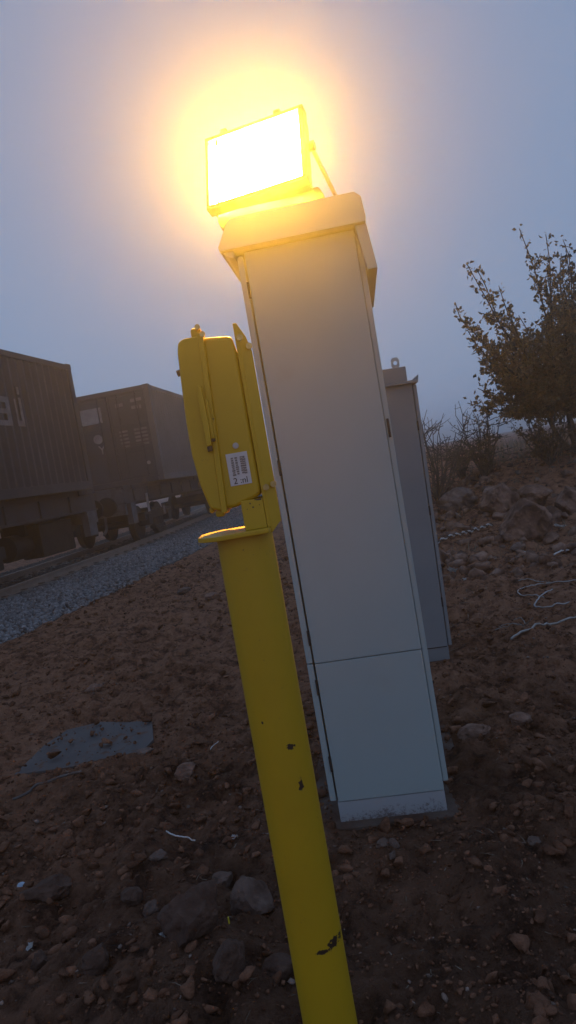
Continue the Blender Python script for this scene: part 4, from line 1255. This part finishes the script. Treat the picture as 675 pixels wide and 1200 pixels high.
def shrub(base, spread, h, nst, label, seed, leaf=None, leaf_size=0.05, dens=6, mat=None):
    r = random.Random(seed); nr = np.random.default_rng(seed)
    e = tag(empty("shrub", (*base, gz(*base))), label, "shrub", "shrubs along the bank")
    paths, C, Dd, Sz = [], [], [], []
    for k in range(nst):
        a = r.uniform(0, 6.283)
        tip = Vector((spread * r.uniform(.3, 1) * math.cos(a), spread * r.uniform(.3, 1) * math.sin(a), h * r.uniform(.55, 1)))
        p = wander((0, 0, -0.03), tip, 7, 0.14, r, 0.05)
        paths.append((p, 0.016, 0.004))
        for _ in range(5):
            i = r.randint(2, 6)
            t2 = p[i] + Vector((r.gauss(0, 1), r.gauss(0, 1), r.gauss(.6, .5))).normalized() * h * r.uniform(.12, .36)
            pp = wander(p[i], t2, 4, 0.16, r)
            paths.append((pp, 0.008, 0.003))
            for _ in range(2):
                j = r.randint(1, 3)
                t3 = pp[j] + Vector((r.gauss(0, 1), r.gauss(0, 1), r.gauss(.4, .6))).normalized() * h * r.uniform(.06, .16)
                paths.append((wander(pp[j], t3, 3, 0.15, r), 0.005, 0.002))
            if leaf:
                for _ in range(dens):
                    t = r.random() * 4; kk = min(int(t), 3)
                    c = pp[kk].lerp(pp[kk + 1], t - kk)
                    C.append((c.x + r.gauss(0, .03), c.y + r.gauss(0, .03), c.z + r.gauss(0, .03))); Dd.append((r.gauss(0, 1), r.gauss(0, 1), 0.5)); Sz.append(leaf_size * r.uniform(.6, 1.2))
    V, F = grow_tubes(paths, 5)
    np_mesh("stems", V, F, M['twig'] if mat is None else mat, e, smooth=True)
    if leaf:
        leaves_mesh("foliage", C, Dd, Sz, leaf, e, nr, 0.1)
    return e
shrub((2.45, 11.4), 0.75, 1.65, 16, "leafless grey-brown shrub right behind the slim cabinet", 3)
shrub((3.35, 11.6), 0.40, 1.30, 16, "upright olive weed between the bare shrub and the autumn tree", 4, M['weed'], 0.05, 8)
shrub((3.05, 12.0), 0.30, 0.80, 10, "lower olive weed beside the upright weed", 6, M['weed'], 0.05, 7)
shrub((4.15, 10.9), 0.65, 0.95, 16, "scrubby brown undergrowth shrub at the foot of the autumn tree", 12, M['leaf_dark'], 0.06, 9)
shrub((5.2, 10.5), 0.6, 0.9, 14, "dark scrub under the trees at the photo edge", 13, M['leaf_dark'], 0.06, 9)
shrub((2.05, 12.6), 0.5, 0.7, 12, "low brown scrub just beyond the leafless shrub", 14, M['leaf_dark'], 0.05, 8)
strands("dry_grass", 9000, 41, M['dry_grass'], 0.30, 0.005, (1.0, 9.5, 10.6, 22), "dry pale grass covering the bank top", upright=1.1, mask=lambda x, y: vnoise(x * 0.9, y * 0.9, 0, 77) > -0.25)
strands("dry_grass", 700, 42, M['dry_grass'], 0.16, 0.004, (1.6, 4.6, 7.5, 11), "thin dry grass tufts among the boulders", upright=1.0, mask=lambda x, y: vnoise(x * 1.6, y * 1.6, 0, 78) > 0.25)

# ---------------------------------------------------------------- the misty air
hz = G().box((-415, -75, -1.4), (415, 435, 6.2)).bm
me = bpy.data.meshes.new("haze"); hz.to_mesh(me); hz.free()
hm = bpy.data.materials.new("misty_air"); hm.use_nodes = True
hn = hm.node_tree.nodes; hn.clear()
ho = hn.new('ShaderNodeOutputMaterial'); pv = hn.new('ShaderNodeVolumePrincipled')
pv.inputs['Color'].default_value = (0.92, 0.93, 0.95, 1)
pv.inputs['Density'].default_value = HAZE_DENSITY
pv.inputs['Anisotropy'].default_value = HAZE_G
hm.node_tree.links.new(pv.outputs[0], ho.inputs['Volume'])
try:
    hm.cycles.homogeneous_volume = True
except Exception:
    pass
me.materials.append(hm)
tag(link(bpy.data.objects.new("haze", me)), "thin dusk mist filling the air", "haze", None, "stuff")
